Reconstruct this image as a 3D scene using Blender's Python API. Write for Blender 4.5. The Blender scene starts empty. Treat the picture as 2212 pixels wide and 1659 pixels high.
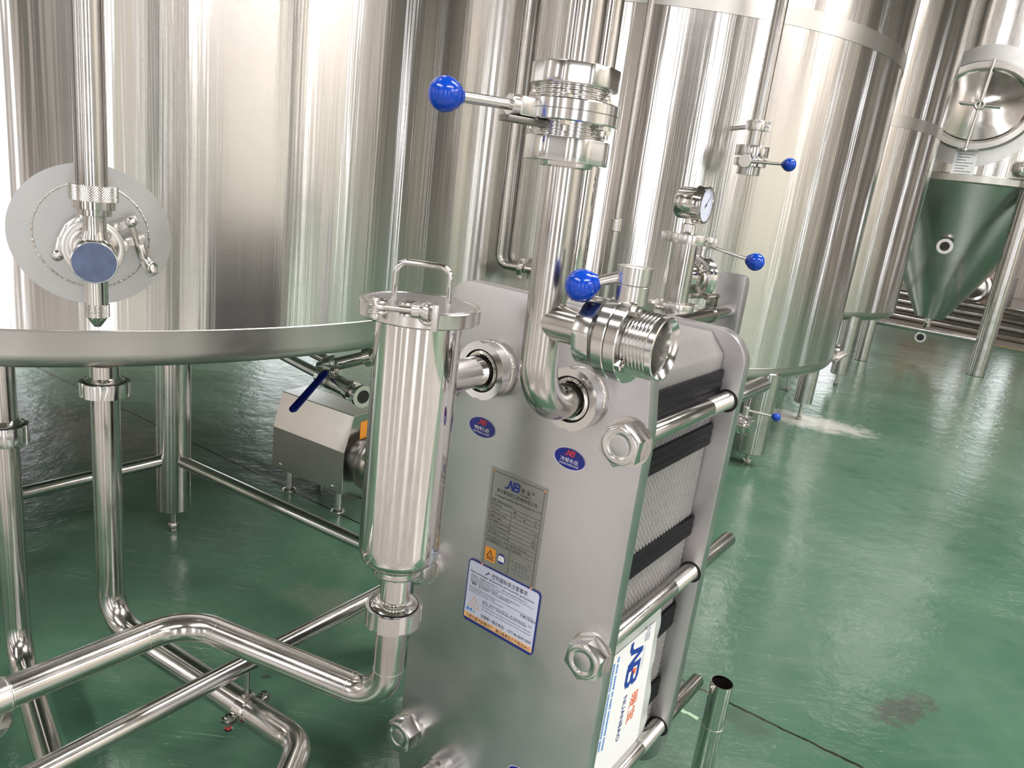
import bpy, bmesh, math, random
from math import pi, sin, cos, tan, radians, atan2, asin, sqrt, hypot
from mathutils import Vector as V, Matrix
random.seed(7)
S = bpy.context.scene
COL = S.collection
# ---------------------------------------------------------------- camera geometry
FPX, PITCH, ROLL, CH = 1583.0, radians(15.42), radians(7.24), 1.3
CAMP = V((0, 0, CH))
_fw = V((0, cos(PITCH), -sin(PITCH))); _up0 = V((0, sin(PITCH), cos(PITCH))); _r0 = V((1, 0, 0))
CR = cos(ROLL)*_r0 + sin(ROLL)*_up0
CU = -sin(ROLL)*_r0 + cos(ROLL)*_up0
CF = _fw
def ray(px, py):
    return CR*((px-1106)/FPX) - CU*((py-829.5)/FPX) + CF
def at_z(px, py, z):
    d = ray(px, py); return CAMP + d*((z-CH)/d.z)
def at_d(px, py, D):
    d = ray(px, py); return CAMP + d*(D/hypot(d.x, d.y))
def az_of(px, py):
    d = ray(px, py); return atan2(d.x, d.y)
def polar(azr, D, z=0.0):
    return V((D*sin(azr), D*cos(azr), z))

# ---------------------------------------------------------------- object helpers
def setp(o, label=None, cat=None, group=None, kind=None):
    if label: o['label'] = label
    if cat: o['category'] = cat
    if group: o['group'] = group
    if kind: o['kind'] = kind
    return o
def thing(name, label, cat, loc=(0, 0, 0), rz=0.0, group=None):
    o = bpy.data.objects.new(name, None)
    o.empty_display_size = 0.05
    o.matrix_world = Matrix.Translation(V(loc)) @ Matrix.Rotation(rz, 4, 'Z')
    COL.objects.link(o)
    return setp(o, label, cat, group)
WORLD = {}
def wm(o):
    m = Matrix.LocRotScale(o.location, o.rotation_euler, o.scale)
    return wm(o.parent) @ m if o.parent else m

class G:
    """mesh collector, world coordinates"""
    def __init__(s): s.v = []; s.f = []
    def add(s, vs, fs):
        b = len(s.v); s.v += [tuple(x) for x in vs]; s.f += [tuple(i+b for i in f) for f in fs]; return s
    def frame(s, ax):
        ax = V(ax).normalized()
        t = V((0, 0, 1)) if abs(ax.z) < 0.9 else V((1, 0, 0))
        u = ax.cross(t).normalized(); w = ax.cross(u).normalized()
        return ax, u, w
    def lathe(s, p0, axis, prof, n=48, closed=False, u=None):
        p0 = V(p0); ax, uu, ww = s.frame(axis)
        if u is not None:
            uu = (V(u) - ax*V(u).dot(ax)).normalized(); ww = ax.cross(uu)
        vs = []; fs = []
        for (t, r) in prof:
            for i in range(n):
                a = 2*pi*i/n; vs.append(p0 + ax*t + (uu*cos(a) + ww*sin(a))*max(r, 1e-5))
        m = len(prof)
        for k in range(m-1 if not closed else m):
            k2 = (k+1) % m
            for i in range(n):
                j = (i+1) % n
                fs.append((k*n+i, k*n+j, k2*n+j, k2*n+i))
        if not closed:
            if prof[0][1] > 1e-4: fs.append(tuple(range(n-1, -1, -1)))
            if prof[-1][1] > 1e-4: fs.append(tuple((m-1)*n+i for i in range(n)))
        return s.add(vs, fs)
    def cyl(s, p0, p1, r, r1=None, n=40, ch=0.0):
        p0 = V(p0); p1 = V(p1); L = (p1-p0).length; r1 = r if r1 is None else r1
        if ch: pr = [(0, r-ch), (ch, r), (L-ch, r1), (L, r1-ch)]
        else: pr = [(0, r), (L, r1)]
        return s.lathe(p0, p1-p0, pr, n)
    def pipe(s, p0, p1, r, ri, n=40):
        p0 = V(p0); p1 = V(p1); L = (p1-p0).length
        return s.lathe(p0, p1-p0, [(0, ri), (0, r), (L, r), (L, ri)], n, closed=True)
    def sphere(s, c, r, n=32, m=16, sc=(1, 1, 1), axis=(0, 0, 1)):
        pr = [(-r*cos(pi*k/m), r*sin(pi*k/m)) for k in range(m+1)]
        return s.lathe(c, axis, pr, n)
    def torus(s, c, axis, R, r, n=48, m=12):
        pr = [(r*sin(2*pi*k/m), R + r*cos(2*pi*k/m)) for k in range(m)]
        return s.lathe(c, axis, pr, n, closed=True)
    def sweep(s, pts, r, bend=0.0, n=32, seg=10, cap=True, bends=None):
        """round tube along a polyline with filleted corners"""
        P = [V(p) for p in pts]; path = [P[0]]
        for i in range(1, len(P)-1):
            b = bends[i-1] if bends else bend
            a, c, q = P[i-1], P[i], P[i+1]
            d1 = (a-c).normalized(); d2 = (q-c).normalized(); ang = d1.angle(d2)
            if b <= 0 or ang > pi-0.02: path.append(c); continue
            tl = min(b/tan(ang/2), (a-c).length*.98, (q-c).length*.98); rr = tl*tan(ang/2)
            o = c + (d1+d2).normalized()*(rr/sin(ang/2))
            A = c+d1*tl - o; B = c+d2*tl - o; th = A.angle(B)
            for k in range(seg+1):
                t = k/seg
                path.append(o + (A*sin((1-t)*th) + B*sin(t*th))/sin(th))
        path.append(P[-1])
        # parallel transport
        tang = []
        for i in range(len(path)):
            a = path[max(i-1, 0)]; c = path[min(i+1, len(path)-1)]; tang.append((c-a).normalized())
        ax, u, w = s.frame(tang[0]); vs = []; fs = []
        for i, p in enumerate(path):
            u = (u - tang[i]*u.dot(tang[i])).normalized(); w = tang[i].cross(u)
            for k in range(n):
                a = 2*pi*k/n; vs.append(p + (u*cos(a)+w*sin(a))*r)
        for i in range(len(path)-1):
            for k in range(n):
                j = (k+1) % n
                fs.append((i*n+k, i*n+j, (i+1)*n+j, (i+1)*n+k))
        if cap:
            fs.append(tuple(range(n-1, -1, -1))); fs.append(tuple((len(path)-1)*n+k for k in range(n)))
        return s.add(vs, fs)
    def box(s, c, X, Y, Z, sx, sy, sz):
        c = V(c); X = V(X).normalized()*sx/2; Y = V(Y).normalized()*sy/2; Z = V(Z).normalized()*sz/2
        vs = [c+X*a+Y*b+Z*d for a in (-1, 1) for b in (-1, 1) for d in (-1, 1)]
        return s.add(vs, [(0, 1, 3, 2), (4, 6, 7, 5), (0, 4, 5, 1), (2, 3, 7, 6), (0, 2, 6, 4), (1, 5, 7, 3)])
    def prism(s, M, outline, z0, z1, holes=None):
        """outline (2D, counter-clockwise) in the frame M, extruded z0..z1"""
        n = len(outline)
        vs = [M @ V((x, y, z0)) for x, y in outline] + [M @ V((x, y, z1)) for x, y in outline]
        fs = [tuple(range(n-1, -1, -1)), tuple(range(n, 2*n))]
        for i in range(n):
            j = (i+1) % n; fs.append((i, j, n+j, n+i))
        return s.add(vs, fs)
    def flat(s, M, pts, z=0.0):
        return s.add([M @ V((x, y, z)) for x, y in pts], [tuple(range(len(pts)))])
    def stroke(s, M, pts, w, z=0.0, close=False):
        z0_ = z; P = [V((x, y)) for x, y in pts]
        if close: P = P + [P[0]]
        for i_, (a, b) in enumerate(zip(P[:-1], P[1:])):
            z = z0_ + i_*1.5e-5; d = b-a
            if d.length < 1e-9: continue
            d = d.normalized()*w/2; q = V((-d.y, d.x)); a2 = a-d*.8; b2 = b+d*.8
            s.flat(M, [a2-q, b2-q, b2+q, a2+q], z)
        return s
    def rect(s, M, x0, y0, x1, y1, z=0.0):
        return s.flat(M, [(x0, y0), (x1, y0), (x1, y1), (x0, y1)], z)
    def disc(s, M, cx, cy, rx, ry, z=0.0, n=40):
        return s.flat(M, [(cx+rx*cos(2*pi*i/n), cy+ry*sin(2*pi*i/n)) for i in range(n)], z)

def part(name, g, mat, parent=None, bev=0.0, smooth=35, label=None, cat=None, group=None, kind=None, bseg=2):
    me = bpy.data.meshes.new(name)
    me.from_pydata(g.v, [], g.f)
    if parent is not None:
        me.transform(wm(parent).inverted())
    bm = bmesh.new(); bm.from_mesh(me)
    if bev:
        ed = [e for e in bm.edges if len(e.link_faces) == 2 and e.calc_face_angle(0) > radians(30)]
        try: bmesh.ops.bevel(bm, geom=ed, offset=bev, segments=bseg, profile=.6, affect='EDGES', clamp_overlap=True)
        except Exception: pass
    bmesh.ops.recalc_face_normals(bm, faces=bm.faces)
    bm.to_mesh(me); bm.free()
    if smooth:
        me.polygons.foreach_set('use_smooth', [True]*len(me.polygons))
        me.set_sharp_from_angle(angle=radians(smooth))
    if mat: me.materials.append(mat)
    o = bpy.data.objects.new(name, me); COL.objects.link(o)
    if parent is not None: o.parent = parent
    return setp(o, label, cat, group, kind)

def dup_tree(o, parent=None, off=None):
    c = o.copy(); COL.objects.link(c)
    if parent is not None: c.parent = parent
    if off is not None: c.location = c.location + V(off)
    for ch in list(o.children): dup_tree(ch, c)
    return c

# rounded polygon
def rounded(pts, rads, seg=8):
    out = []; n = len(pts)
    for i in range(n):
        a, c, b = V(pts[i-1]), V(pts[i]), V(pts[(i+1) % n])
        r = rads[i] if isinstance(rads, (list, tuple)) else rads
        d1 = (a-c).normalized(); d2 = (b-c).normalized(); ang = d1.angle(d2)
        if r <= 0 or ang > pi-.01: out.append((c.x, c.y)); continue
        tl = r/tan(ang/2); o = c+(d1+d2).normalized()*(r/sin(ang/2))
        A = c+d1*tl-o; B = c+d2*tl-o; th = A.angle(B)
        for k in range(seg+1):
            t = k/seg; q = o+(A*sin((1-t)*th)+B*sin(t*th))/sin(th); out.append((q.x, q.y))
    return out
def ngon(n, r, a0=0.0): return [(r*cos(a0+2*pi*i/n), r*sin(a0+2*pi*i/n)) for i in range(n)]
def frame(origin, X, Y):
    X = V(X).normalized(); Y = V(Y); Y = (Y - X*Y.dot(X)).normalized(); Z = X.cross(Y)
    M = Matrix.Identity(4)
    for i in range(3): M[i][0], M[i][1], M[i][2], M[i][3] = X[i], Y[i], Z[i], V(origin)[i]
    return M

# text as mesh data appended to a collector
def text(g, M, s, size, x=0.0, y=0.0, z=0.0, align='LEFT', sx=1.0, bold=0.0, width=None, shear=0.0, resol=2):
    c = bpy.data.curves.new('t', 'FONT'); c.body = s; c.size = size; c.align_x = align
    c.resolution_u = resol; c.offset = bold*size; c.shear = shear
    o = bpy.data.objects.new('t', c); COL.objects.link(o)
    dg = bpy.context.evaluated_depsgraph_get(); dg.update()
    me = bpy.data.meshes.new_from_object(o.evaluated_get(dg))
    if width and len(me.vertices):
        xs = [v.co.x for v in me.vertices]; w = max(xs)-min(xs)
        if w > 0: sx = width/w
    g.add([M @ V((x + v.co.x*sx, y + v.co.y, z)) for v in me.vertices], [tuple(p.vertices) for p in me.polygons])
    bpy.data.objects.remove(o); bpy.data.curves.remove(c); bpy.data.meshes.remove(me)
    return g

# ---------------------------------------------------------------- materials
class NT:
    def __init__(s, name):
        s.m = bpy.data.materials.new(name); s.m.use_nodes = True; s.t = s.m.node_tree
        s.b = s.t.nodes['Principled BSDF']
    def n(s, kind, **kw):
        nd = s.t.nodes.new(kind)
        for k, v in kw.items():
            if k in nd.bl_rna.properties: setattr(nd, k, v)
            else: nd.inputs[k.replace('_', ' ')].default_value = v
        return nd
    def l(s, a, b): s.t.links.new(a, b)
    def math(s, op, a, b=None, c=None):
        nd = s.t.nodes.new('ShaderNodeMath'); nd.operation = op
        for i, q in enumerate((a, b, c)):
            if q is None: continue
            if hasattr(q, 'is_linked'): s.l(q, nd.inputs[i])
            else: nd.inputs[i].default_value = q
        return nd.outputs[0]
    def ramp(s, fac, stops):
        nd = s.t.nodes.new('ShaderNodeValToRGB'); el = nd.color_ramp.elements
        while len(el) < len(stops): el.new(0.5)
        for e, (p, c) in zip(el, stops):
            e.position = p; e.color = c if len(c) == 4 else (*c, 1)
        s.l(fac, nd.inputs[0]); return nd.outputs[0]
    def mix(s, fac, a, b, mode='MIX'):
        nd = s.t.nodes.new('ShaderNodeMix'); nd.data_type = 'RGBA'; nd.blend_type = mode
        for q, i in ((fac, 0), (a, 6), (b, 7)):
            if hasattr(q, 'is_linked'): s.l(q, nd.inputs[i])
            elif i == 0: nd.inputs[0].default_value = q
            else: nd.inputs[i].default_value = q if len(q) == 4 else (*q, 1)
        return nd.outputs[2]
def plain(name, col, rough=.5, metal=0.0, spec=.5, emit=0.0, noise=0.0, scale=30):
    t = NT(name); b = t.b
    b.inputs['Base Color'].default_value = (*col, 1); b.inputs['Roughness'].default_value = rough
    b.inputs['Metallic'].default_value = metal; b.inputs['Specular IOR Level'].default_value = spec
    if emit:
        b.inputs['Emission Color'].default_value = (*col, 1); b.inputs['Emission Strength'].default_value = emit
    if noise:
        tc = t.n('ShaderNodeTexCoord'); nz = t.n('ShaderNodeTexNoise', Scale=scale, Detail=5.0)
        t.l(tc.outputs['Object'], nz.inputs['Vector'])
        lo = [c*(1-noise) for c in col]; hi = [min(1, c*(1+noise)) for c in col]
        t.l(t.ramp(nz.outputs['Fac'], [(.3, lo), (.7, hi)]), b.inputs['Base Color'])
    return t.m
def steel(name, col=(.70, .685, .66), rough=.2, rvar=.06, aniso=0.0, bump=0.0, bscale=60, smudge=0.0, zstretch=1.0):
    t = NT(name); b = t.b
    b.inputs['Metallic'].default_value = 1.0
    b.inputs['Base Color'].default_value = (*col, 1)
    tc = t.n('ShaderNodeTexCoord')
    nz = t.n('ShaderNodeTexNoise', Scale=14.0, Detail=6.0, Roughness=.6)
    t.l(tc.outputs['Object'], nz.inputs['Vector'])
    mr = t.n('ShaderNodeMapRange'); t.l(nz.outputs['Fac'], mr.inputs['Value'])
    mr.inputs['From Min'].default_value = .1; mr.inputs['From Max'].default_value = .9
    mr.inputs['To Min'].default_value = max(.02, rough-1.6*rvar); mr.inputs['To Max'].default_value = rough+1.6*rvar
    t.l(mr.outputs[0], b.inputs['Roughness'])
    if smudge:
        t.l(t.ramp(nz.outputs['Fac'], [(.12, [c*(1-1.7*smudge) for c in col]), (.88, [c*(1+.7*smudge) for c in col])]), b.inputs['Base Color'])
    if aniso:
        b.inputs['Anisotropic'].default_value = aniso
        tg = t.n('ShaderNodeTangent', direction_type='RADIAL', axis='Z'); t.l(tg.outputs[0], b.inputs['Tangent']); b.inputs['Anisotropic Rotation'].default_value = .25
    if bump:
        mp = t.n('ShaderNodeMapping'); mp.inputs['Scale'].default_value = (1, 1, zstretch)
        t.l(tc.outputs['Object'], mp.inputs['Vector'])
        n2 = t.n('ShaderNodeTexNoise', Scale=bscale, Detail=3.0); t.l(mp.outputs[0], n2.inputs['Vector'])
        bp = t.n('ShaderNodeBump', Strength=1.0, Distance=bump)
        t.l(n2.outputs['Fac'], bp.inputs['Height']); t.l(bp.outputs[0], b.inputs['Normal'])
    return t.m
def tank_steel(name, rough=.165, aniso=1.0, amp=.0004, col=(.71, .695, .68)):
    """horizontally brushed sheet: blurred reflections up and down, slight flatness waves around the shell"""
    t = NT(name); b = t.b
    b.inputs['Metallic'].default_value = 1.0; b.inputs['Base Color'].default_value = (*col, 1)
    b.inputs['Roughness'].default_value = rough; b.inputs['Anisotropic'].default_value = aniso
    tg = t.n('ShaderNodeTangent', direction_type='RADIAL', axis='Z'); t.l(tg.outputs[0], b.inputs['Tangent']); b.inputs['Anisotropic Rotation'].default_value = .25
    tc = t.n('ShaderNodeTexCoord'); sp = t.n('ShaderNodeSeparateXYZ'); t.l(tc.outputs['Object'], sp.inputs[0])
    ang = t.math('ARCTAN2', sp.outputs[1], sp.outputs[0])
    cb = t.n('ShaderNodeCombineXYZ'); t.l(t.math('MULTIPLY', ang, 1.0), cb.inputs[0]); t.l(t.math('MULTIPLY', sp.outputs[2], .10), cb.inputs[1])
    n1 = t.n('ShaderNodeTexNoise', Scale=16.0, Detail=2.0, Roughness=.5); t.l(cb.outputs[0], n1.inputs['Vector'])
    cb3 = t.n('ShaderNodeCombineXYZ'); t.l(ang, cb3.inputs[0]); t.l(t.math('MULTIPLY', sp.outputs[2], .012), cb3.inputs[1])
    n3 = t.n('ShaderNodeTexNoise', Scale=70.0, Detail=2.0, Roughness=.6); t.l(cb3.outputs[0], n3.inputs['Vector'])
    hh = t.math('ADD', n1.outputs['Fac'], t.math('MULTIPLY', n3.outputs['Fac'], 1.2))
    bp = t.n('ShaderNodeBump', Strength=1.0, Distance=amp); t.l(hh, bp.inputs['Height'])
    t.l(bp.outputs[0], b.inputs['Normal'])
    # brushed grain: fine horizontal lines in roughness
    cb2 = t.n('ShaderNodeCombineXYZ'); t.l(t.math('MULTIPLY', ang, 3.0), cb2.inputs[0]); t.l(t.math('MULTIPLY', sp.outputs[2], 260.0), cb2.inputs[1])
    n2 = t.n('ShaderNodeTexNoise', Scale=1.0, Detail=2.0); t.l(cb2.outputs[0], n2.inputs['Vector'])
    mr = t.n('ShaderNodeMapRange'); t.l(n2.outputs['Fac'], mr.inputs['Value'])
    mr.inputs['To Min'].default_value = rough-.03; mr.inputs['To Max'].default_value = rough+.03
    t.l(mr.outputs[0], b.inputs['Roughness'])
    return t.m
M_POL = steel('polished_steel', rough=.10, rvar=.05)
M_MIR = steel('mirror_steel', rough=.045, rvar=.02, bump=.00012, bscale=16, zstretch=.25)
M_PIPE = steel('pipe_steel', (.60, .58, .56), rough=.17, rvar=.06, smudge=.10)
M_SAT = steel('satin_steel', (.68, .66, .64), rough=.24, rvar=.03)
M_MACH = steel('machined_steel', (.69, .68, .67), rough=.15, rvar=.04)
M_PLATE = steel('frame_plate_steel', (.61, .60, .615), rough=.34, rvar=.07, smudge=.06)
M_RIM = steel('brushed_rim_steel', (.53, .515, .49), rough=.33, rvar=.05, aniso=.6)
M_TANK = tank_steel('brushed_tank_steel')
M_TANK2 = tank_steel('brushed_tank_steel_far', rough=.15, amp=.0005)
M_CONE = steel('cone_steel', (.58, .57, .56), rough=.25, rvar=.03, bump=.0015, bscale=3)
M_DISC = steel('ground_ferrule_steel', (.50, .50, .495), rough=.40, rvar=.05, smudge=.08)
M_WELD = steel('weld_bead_steel', (.66, .62, .58), rough=.25, bump=.0012, bscale=260)
M_KNURL = steel('knurled_steel', (.66, .63, .60), rough=.26)
M_DARKST = steel('dark_steel', (.22, .21, .20), rough=.35)
M_GASK = plain('black_rubber', (.004, .004, .006), rough=.55, spec=.25)
M_BORE_SHADE = plain('bore_shade_dark', (.012, .012, .012), rough=.6)  # near-black stands in for the shade inside bores and rod holes
M_BLUE = plain('blue_plastic', (.001, .052, .44), rough=.17)
M_NAVY = plain('navy_blue_sleeve', (.002, .010, .16), rough=.42, noise=.2)
M_CAP = plain('slate_blue_film', (.085, .115, .20), rough=.5, noise=.18, scale=40)
M_OVAL = plain('blue_sticker', (.006, .018, .26), rough=.25)
M_WHITE = plain('white_print', (.80, .81, .84), rough=.4)
M_RED = plain('red_print', (.70, .05, .05), rough=.4)
M_REDPL = plain('red_washer_plastic', (.65, .02, .02), rough=.4)
M_INK = plain('black_print', (.02, .02, .025), rough=.5)
M_GREY = plain('grey_print', (.16, .17, .20), rough=.5)
M_BLUEINK = plain('blue_print', (.01, .045, .30), rough=.45)
M_LBLUE = plain('light_blue_print', (.05, .25, .66), rough=.45)
M_ORANGE = plain('orange_print', (.85, .33, .04), rough=.45)
M_PEACH = plain('peach_print', (.86, .50, .24), rough=.45)
M_ORED = plain('orange_red_print', (.86, .15, .03), rough=.45)
M_GREEN = plain('green_print', (.05, .45, .18), rough=.5)
M_COPPER = plain('copper_rivet', (.72, .30, .20), rough=.35, metal=.6)
M_PLATEEDGE = plain("heat_plate_steel", (.92, .90, .89), rough=.33, metal=.75)
M_NAME = steel('name_plate_metal', (.46, .455, .44), rough=.38, rvar=.04)
M_LABEL = plain('pale_lilac_label', (.62, .66, .80), rough=.45)
M_NAVYP = plain('navy_print', (.012, .03, .20), rough=.45)
M_PAPER = plain('white_paper', (.80, .81, .81), rough=.6)
M_POUCH = plain('clear_pouch_film', (.52, .55, .53), rough=.22, noise=.1, scale=12)
M_CABLE = plain('yellow_gasket', (.62, .55, .30), rough=.5)
M_DIAL = plain('gauge_dial_face', (.62, .66, .78), rough=.35)
M_GREENP = plain('pale_green_paint', (.42, .58, .40), rough=.6)
# ---------------------------------------------------------------- the hall
X0, X1, Y0, Y1, HZ = -9.0, 14.0, -9.0, 19.0, 6.6
def floor_mat():
    t = NT('green_epoxy_floor'); b = t.b
    tc = t.n('ShaderNodeTexCoord'); P = tc.outputs['Object']
    sp = t.n('ShaderNodeSeparateXYZ'); t.l(P, sp.inputs[0]); X, Y = sp.outputs[0], sp.outputs[1]
    def noise(scale, detail=5.0, rough=.6, stretch=None, dist=0.0):
        nd = t.n('ShaderNodeTexNoise', Scale=scale, Detail=detail, Roughness=rough, Distortion=dist)
        if stretch:
            mp = t.n('ShaderNodeMapping'); mp.inputs['Scale'].default_value = stretch[:3]; mp.inputs['Rotation'].default_value = (0, 0, stretch[3])
            t.l(P, mp.inputs['Vector']); t.l(mp.outputs[0], nd.inputs['Vector'])
        else: t.l(P, nd.inputs['Vector'])
        return nd.outputs['Fac']
    big = noise(1.1, 6, .65); mid = noise(5.0, 6, .7); strk = noise(2.2, 6, .7, (1.0, 4.5, 1, -.45), .6)
    green = t.ramp(big, [(.32, (.046, .118, .074)), (.55, (.080, .165, .110)), (.75, (.125, .200, .148))])
    green = t.mix(t.math('MULTIPLY', t.ramp(mid, [(.5, (0, 0, 0)), (.78, (1, 1, 1))]), .45), green, (.11, .19, .14))
    green = t.mix(t.math('MULTIPLY', t.ramp(strk, [(.55, (0, 0, 0)), (.75, (1, 1, 1))]), .28), green, (.17, .205, .165))
    # scratches: thin lines from stretched noise bands in two directions
    for st, a in (((1.2, 30, 1, .5), .5), ((1.4, 34, 1, -.75), .4), ((.9, 28, 1, 1.9), .35)):
        q = noise(1.0, 3, .5, st, .25)
        d = t.math('ABSOLUTE', t.math('SUBTRACT', q, .5))
        m = t.math('MULTIPLY', t.math('LESS_THAN', d, .0011), a)
        m = t.math('MULTIPLY', m, t.math('GREATER_THAN', noise(1.7, 3, .6), .54))
        green = t.mix(m, green, (.40, .50, .40))
    def blob(x, y, r, sx=1.0, ang=0.0, namp=.6, nscale=6.0):
        dx = t.math('SUBTRACT', X, x); dy = t.math('SUBTRACT', Y, y)
        u = t.math('ADD', t.math('MULTIPLY', dx, cos(ang)), t.math('MULTIPLY', dy, sin(ang)))
        w = t.math('SUBTRACT', t.math('MULTIPLY', dy, cos(ang)), t.math('MULTIPLY', dx, sin(ang)))
        d = t.math('SQRT', t.math('ADD', t.math('POWER', t.math('DIVIDE', u, r*sx), 2.0), t.math('POWER', t.math('DIVIDE', w, r), 2.0)))
        d = t.math('ADD', d, t.math('MULTIPLY', t.math('SUBTRACT', noise(nscale, 6, .7), .5), namp*2))
        mr = t.n('ShaderNodeMapRange'); t.l(d, mr.inputs['Value'])
        mr.inputs['From Min'].default_value = 1.0; mr.inputs['From Max'].default_value = .45
        return mr.outputs[0]
    green = t.mix(t.math('MULTIPLY', blob(2.02, 4.72, .22, 2.0, -.35, .8, 9), .85), green, (.62, .62, .57))
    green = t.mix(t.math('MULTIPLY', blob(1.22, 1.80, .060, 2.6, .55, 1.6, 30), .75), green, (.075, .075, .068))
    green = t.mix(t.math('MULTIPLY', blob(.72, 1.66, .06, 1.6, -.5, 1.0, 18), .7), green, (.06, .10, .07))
    green = t.mix(t.math('MULTIPLY', blob(-1.75, 3.0, .25, 1.8, -.5, .9, 5), .5), green, (.20, .19, .16))
    green = t.mix(t.math('MULTIPLY', blob(-.45, 1.95, .10, 1.8, -.3, .9, 9), .45), green, (.17, .17, .13))
    # expansion joint
    jd = t.math('ADD', t.math('MULTIPLY', t.math('ADD', X, .848), .535), t.math('MULTIPLY', t.math('SUBTRACT', Y, 2.71), .845))
    jd = t.math('ABSOLUTE', t.math('ADD', jd, t.math('MULTIPLY', t.math('SUBTRACT', noise(30, 3, .6), .5), .012)))
    green = t.mix(t.math('LESS_THAN', jd, .0045), green, (.012, .016, .012))
    # yellow line and raw concrete beyond it
    yd = t.math('ADD', t.math('MULTIPLY', t.math('SUBTRACT', X, 5.288), .66), t.math('MULTIPLY', t.math('SUBTRACT', Y, 10.48), .75))
    conc = t.ramp(mid, [(.3, (.19, .165, .14)), (.7, (.30, .265, .23))])
    green = t.mix(t.math('GREATER_THAN', yd, 0.0), green, conc)
    green = t.mix(t.math('LESS_THAN', t.math('ABSOLUTE', yd), .05), green, (.52, .33, .09))
    reflect_pale = t.ramp(mid, [(.3, (.28, .27, .255)), (.7, (.40, .385, .365))])  # unseen pale floor behind the camera, added so steel reflects brighter and neutral
    green = t.mix(t.math('MULTIPLY', t.math('LESS_THAN', Y, .52), t.math('LESS_THAN', X, 3.4)), green, reflect_pale)
    t.l(green, b.inputs['Base Color'])
    mr = t.n('ShaderNodeMapRange'); t.l(strk, mr.inputs['Value']); mr.inputs['From Min'].default_value = .35; mr.inputs['From Max'].default_value = .7
    mr.inputs['To Min'].default_value = .15; mr.inputs['To Max'].default_value = .25; t.l(mr.outputs[0], b.inputs['Roughness'])
    b.inputs['Specular IOR Level'].default_value = .5
    bp = t.n('ShaderNodeBump', Strength=1.0, Distance=.004); t.l(noise(9, 5, .6), bp.inputs['Height']); t.l(bp.outputs[0], b.inputs['Normal'])
    return t.m
def wall_mat(name, lo, hi, sc=1.2):
    t = NT(name); tc = t.n('ShaderNodeTexCoord'); nz = t.n('ShaderNodeTexNoise', Scale=sc, Detail=5.0)
    t.l(tc.outputs['Object'], nz.inputs['Vector']); t.l(t.ramp(nz.outputs['Fac'], [(.3, lo), (.7, hi)]), t.b.inputs['Base Color'])
    t.b.inputs['Roughness'].default_value = .8; return t.m
M_FLOOR = floor_mat()
def stripe_mat(name):  # wall stripes invented to put vertical streaks into the steel reflections
    t = NT(name); tc = t.n('ShaderNodeTexCoord'); sp = t.n('ShaderNodeSeparateXYZ'); t.l(tc.outputs['Object'], sp.inputs[0])
    cb = t.n('ShaderNodeCombineXYZ'); t.l(sp.outputs[0], cb.inputs[0]); t.l(sp.outputs[1], cb.inputs[1])
    n1 = t.n('ShaderNodeTexNoise', Scale=3.4, Detail=7.0, Roughness=.85); t.l(cb.outputs[0], n1.inputs['Vector'])
    t.l(t.ramp(n1.outputs['Fac'], [(.33, (.22, .20, .185)), (.43, (.45, .405, .365)), (.55, (.61, .56, .515)), (.64, (.90, .865, .83))]), t.b.inputs['Base Color'])
    t.b.inputs['Roughness'].default_value = .8; return t.m
M_WALL = stripe_mat('reflection_stripes')
M_PIER = wall_mat('dark_pier_paint', (.075, .07, .065), (.12, .108, .10))
M_CEIL = wall_mat('ceiling_sheet', (.17, .155, .14), (.23, .21, .19))
M_PANE = plain('bright_sky_pane', (.95, .97, 1.0), emit=4.0)
M_WALL2 = wall_mat('tan_streak_paint', (.34, .31, .28), (.42, .385, .35))
g = G(); g.rect(Matrix.Identity(4), X0, Y0, X1, Y1); part('floor', g, M_FLOOR, kind='structure', smooth=0)
g = G(); g.rect(Matrix.Translation((0, 0, HZ)), X0, Y0, X1, Y1); part('ceiling', g, M_CEIL, kind='structure', smooth=0)
wn = 0
def wall(name, p0, p1, wins, z0=.9, z1=5.0):
    """wall from p0 to p1 with window openings [(start, end)] along it, dark piers between the windows"""
    global wn
    p0 = V((*p0, 0)); p1 = V((*p1, 0)); L = (p1-p0).length; d = (p1-p0).normalized()
    M = frame(p0, d, (0, 0, 1)); w = G()
    w.rect(M, 0, 0, L, z0); w.rect(M, 0, z1, L, HZ); last = 0
    for a, b in wins + [(L, L)]:
        if a > last+.01: w.rect(M, last, z0, a, z1)
        last = b
    part(name, w, M_WALL, kind='structure', smooth=0)
    for a, b in wins:
        wn += 1; f = G()
        for x in (a, b): f.prism(M, [(x-.06, z0), (x+.06, z0), (x+.06, z1), (x-.06, z1)], -.08, .08)
        for z in (z0, (z0+z1)/2, z1): f.prism(M, [(a, z-.05), (b, z-.05), (b, z+.05), (a, z+.05)], -.07, .07)
        nm = max(1, int((b-a)/.9))
        for k in range(1, nm):
            x = a+(b-a)*k/nm; f.prism(M, [(x-.04, z0), (x+.04, z0), (x+.04, z1), (x-.04, z1)], -.06, .06)
        fo = part('window_%d' % wn, f, M_PIER, kind='structure', smooth=0)
        q = G(); q.rect(M, a, z0, b, z1, -.02); part('pane', q, M_PANE, fo, smooth=0)
wall('wall_front', (X1, Y0), (X0, Y0), [(3.85, 4.2), (5.55, 5.85), (7.4, 8.9), (11.9, 13.55), (17.0, 18.2), (20.6, 21.6)], z0=.05, z1=4.8)
wall('wall_left', (X0, Y0), (X0, Y1), [(2.0, 3.6), (7.0, 8.2), (12.6, 14.4), (19.0, 22.0)])
wall('wall_back', (X0, Y1), (X1, Y1), [(2.0, 4.0), (9.0, 10.0), (16.5, 18.0), (19.2, 20.6), (21.4, 22.6)], z0=1.6, z1=5.2)
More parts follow.
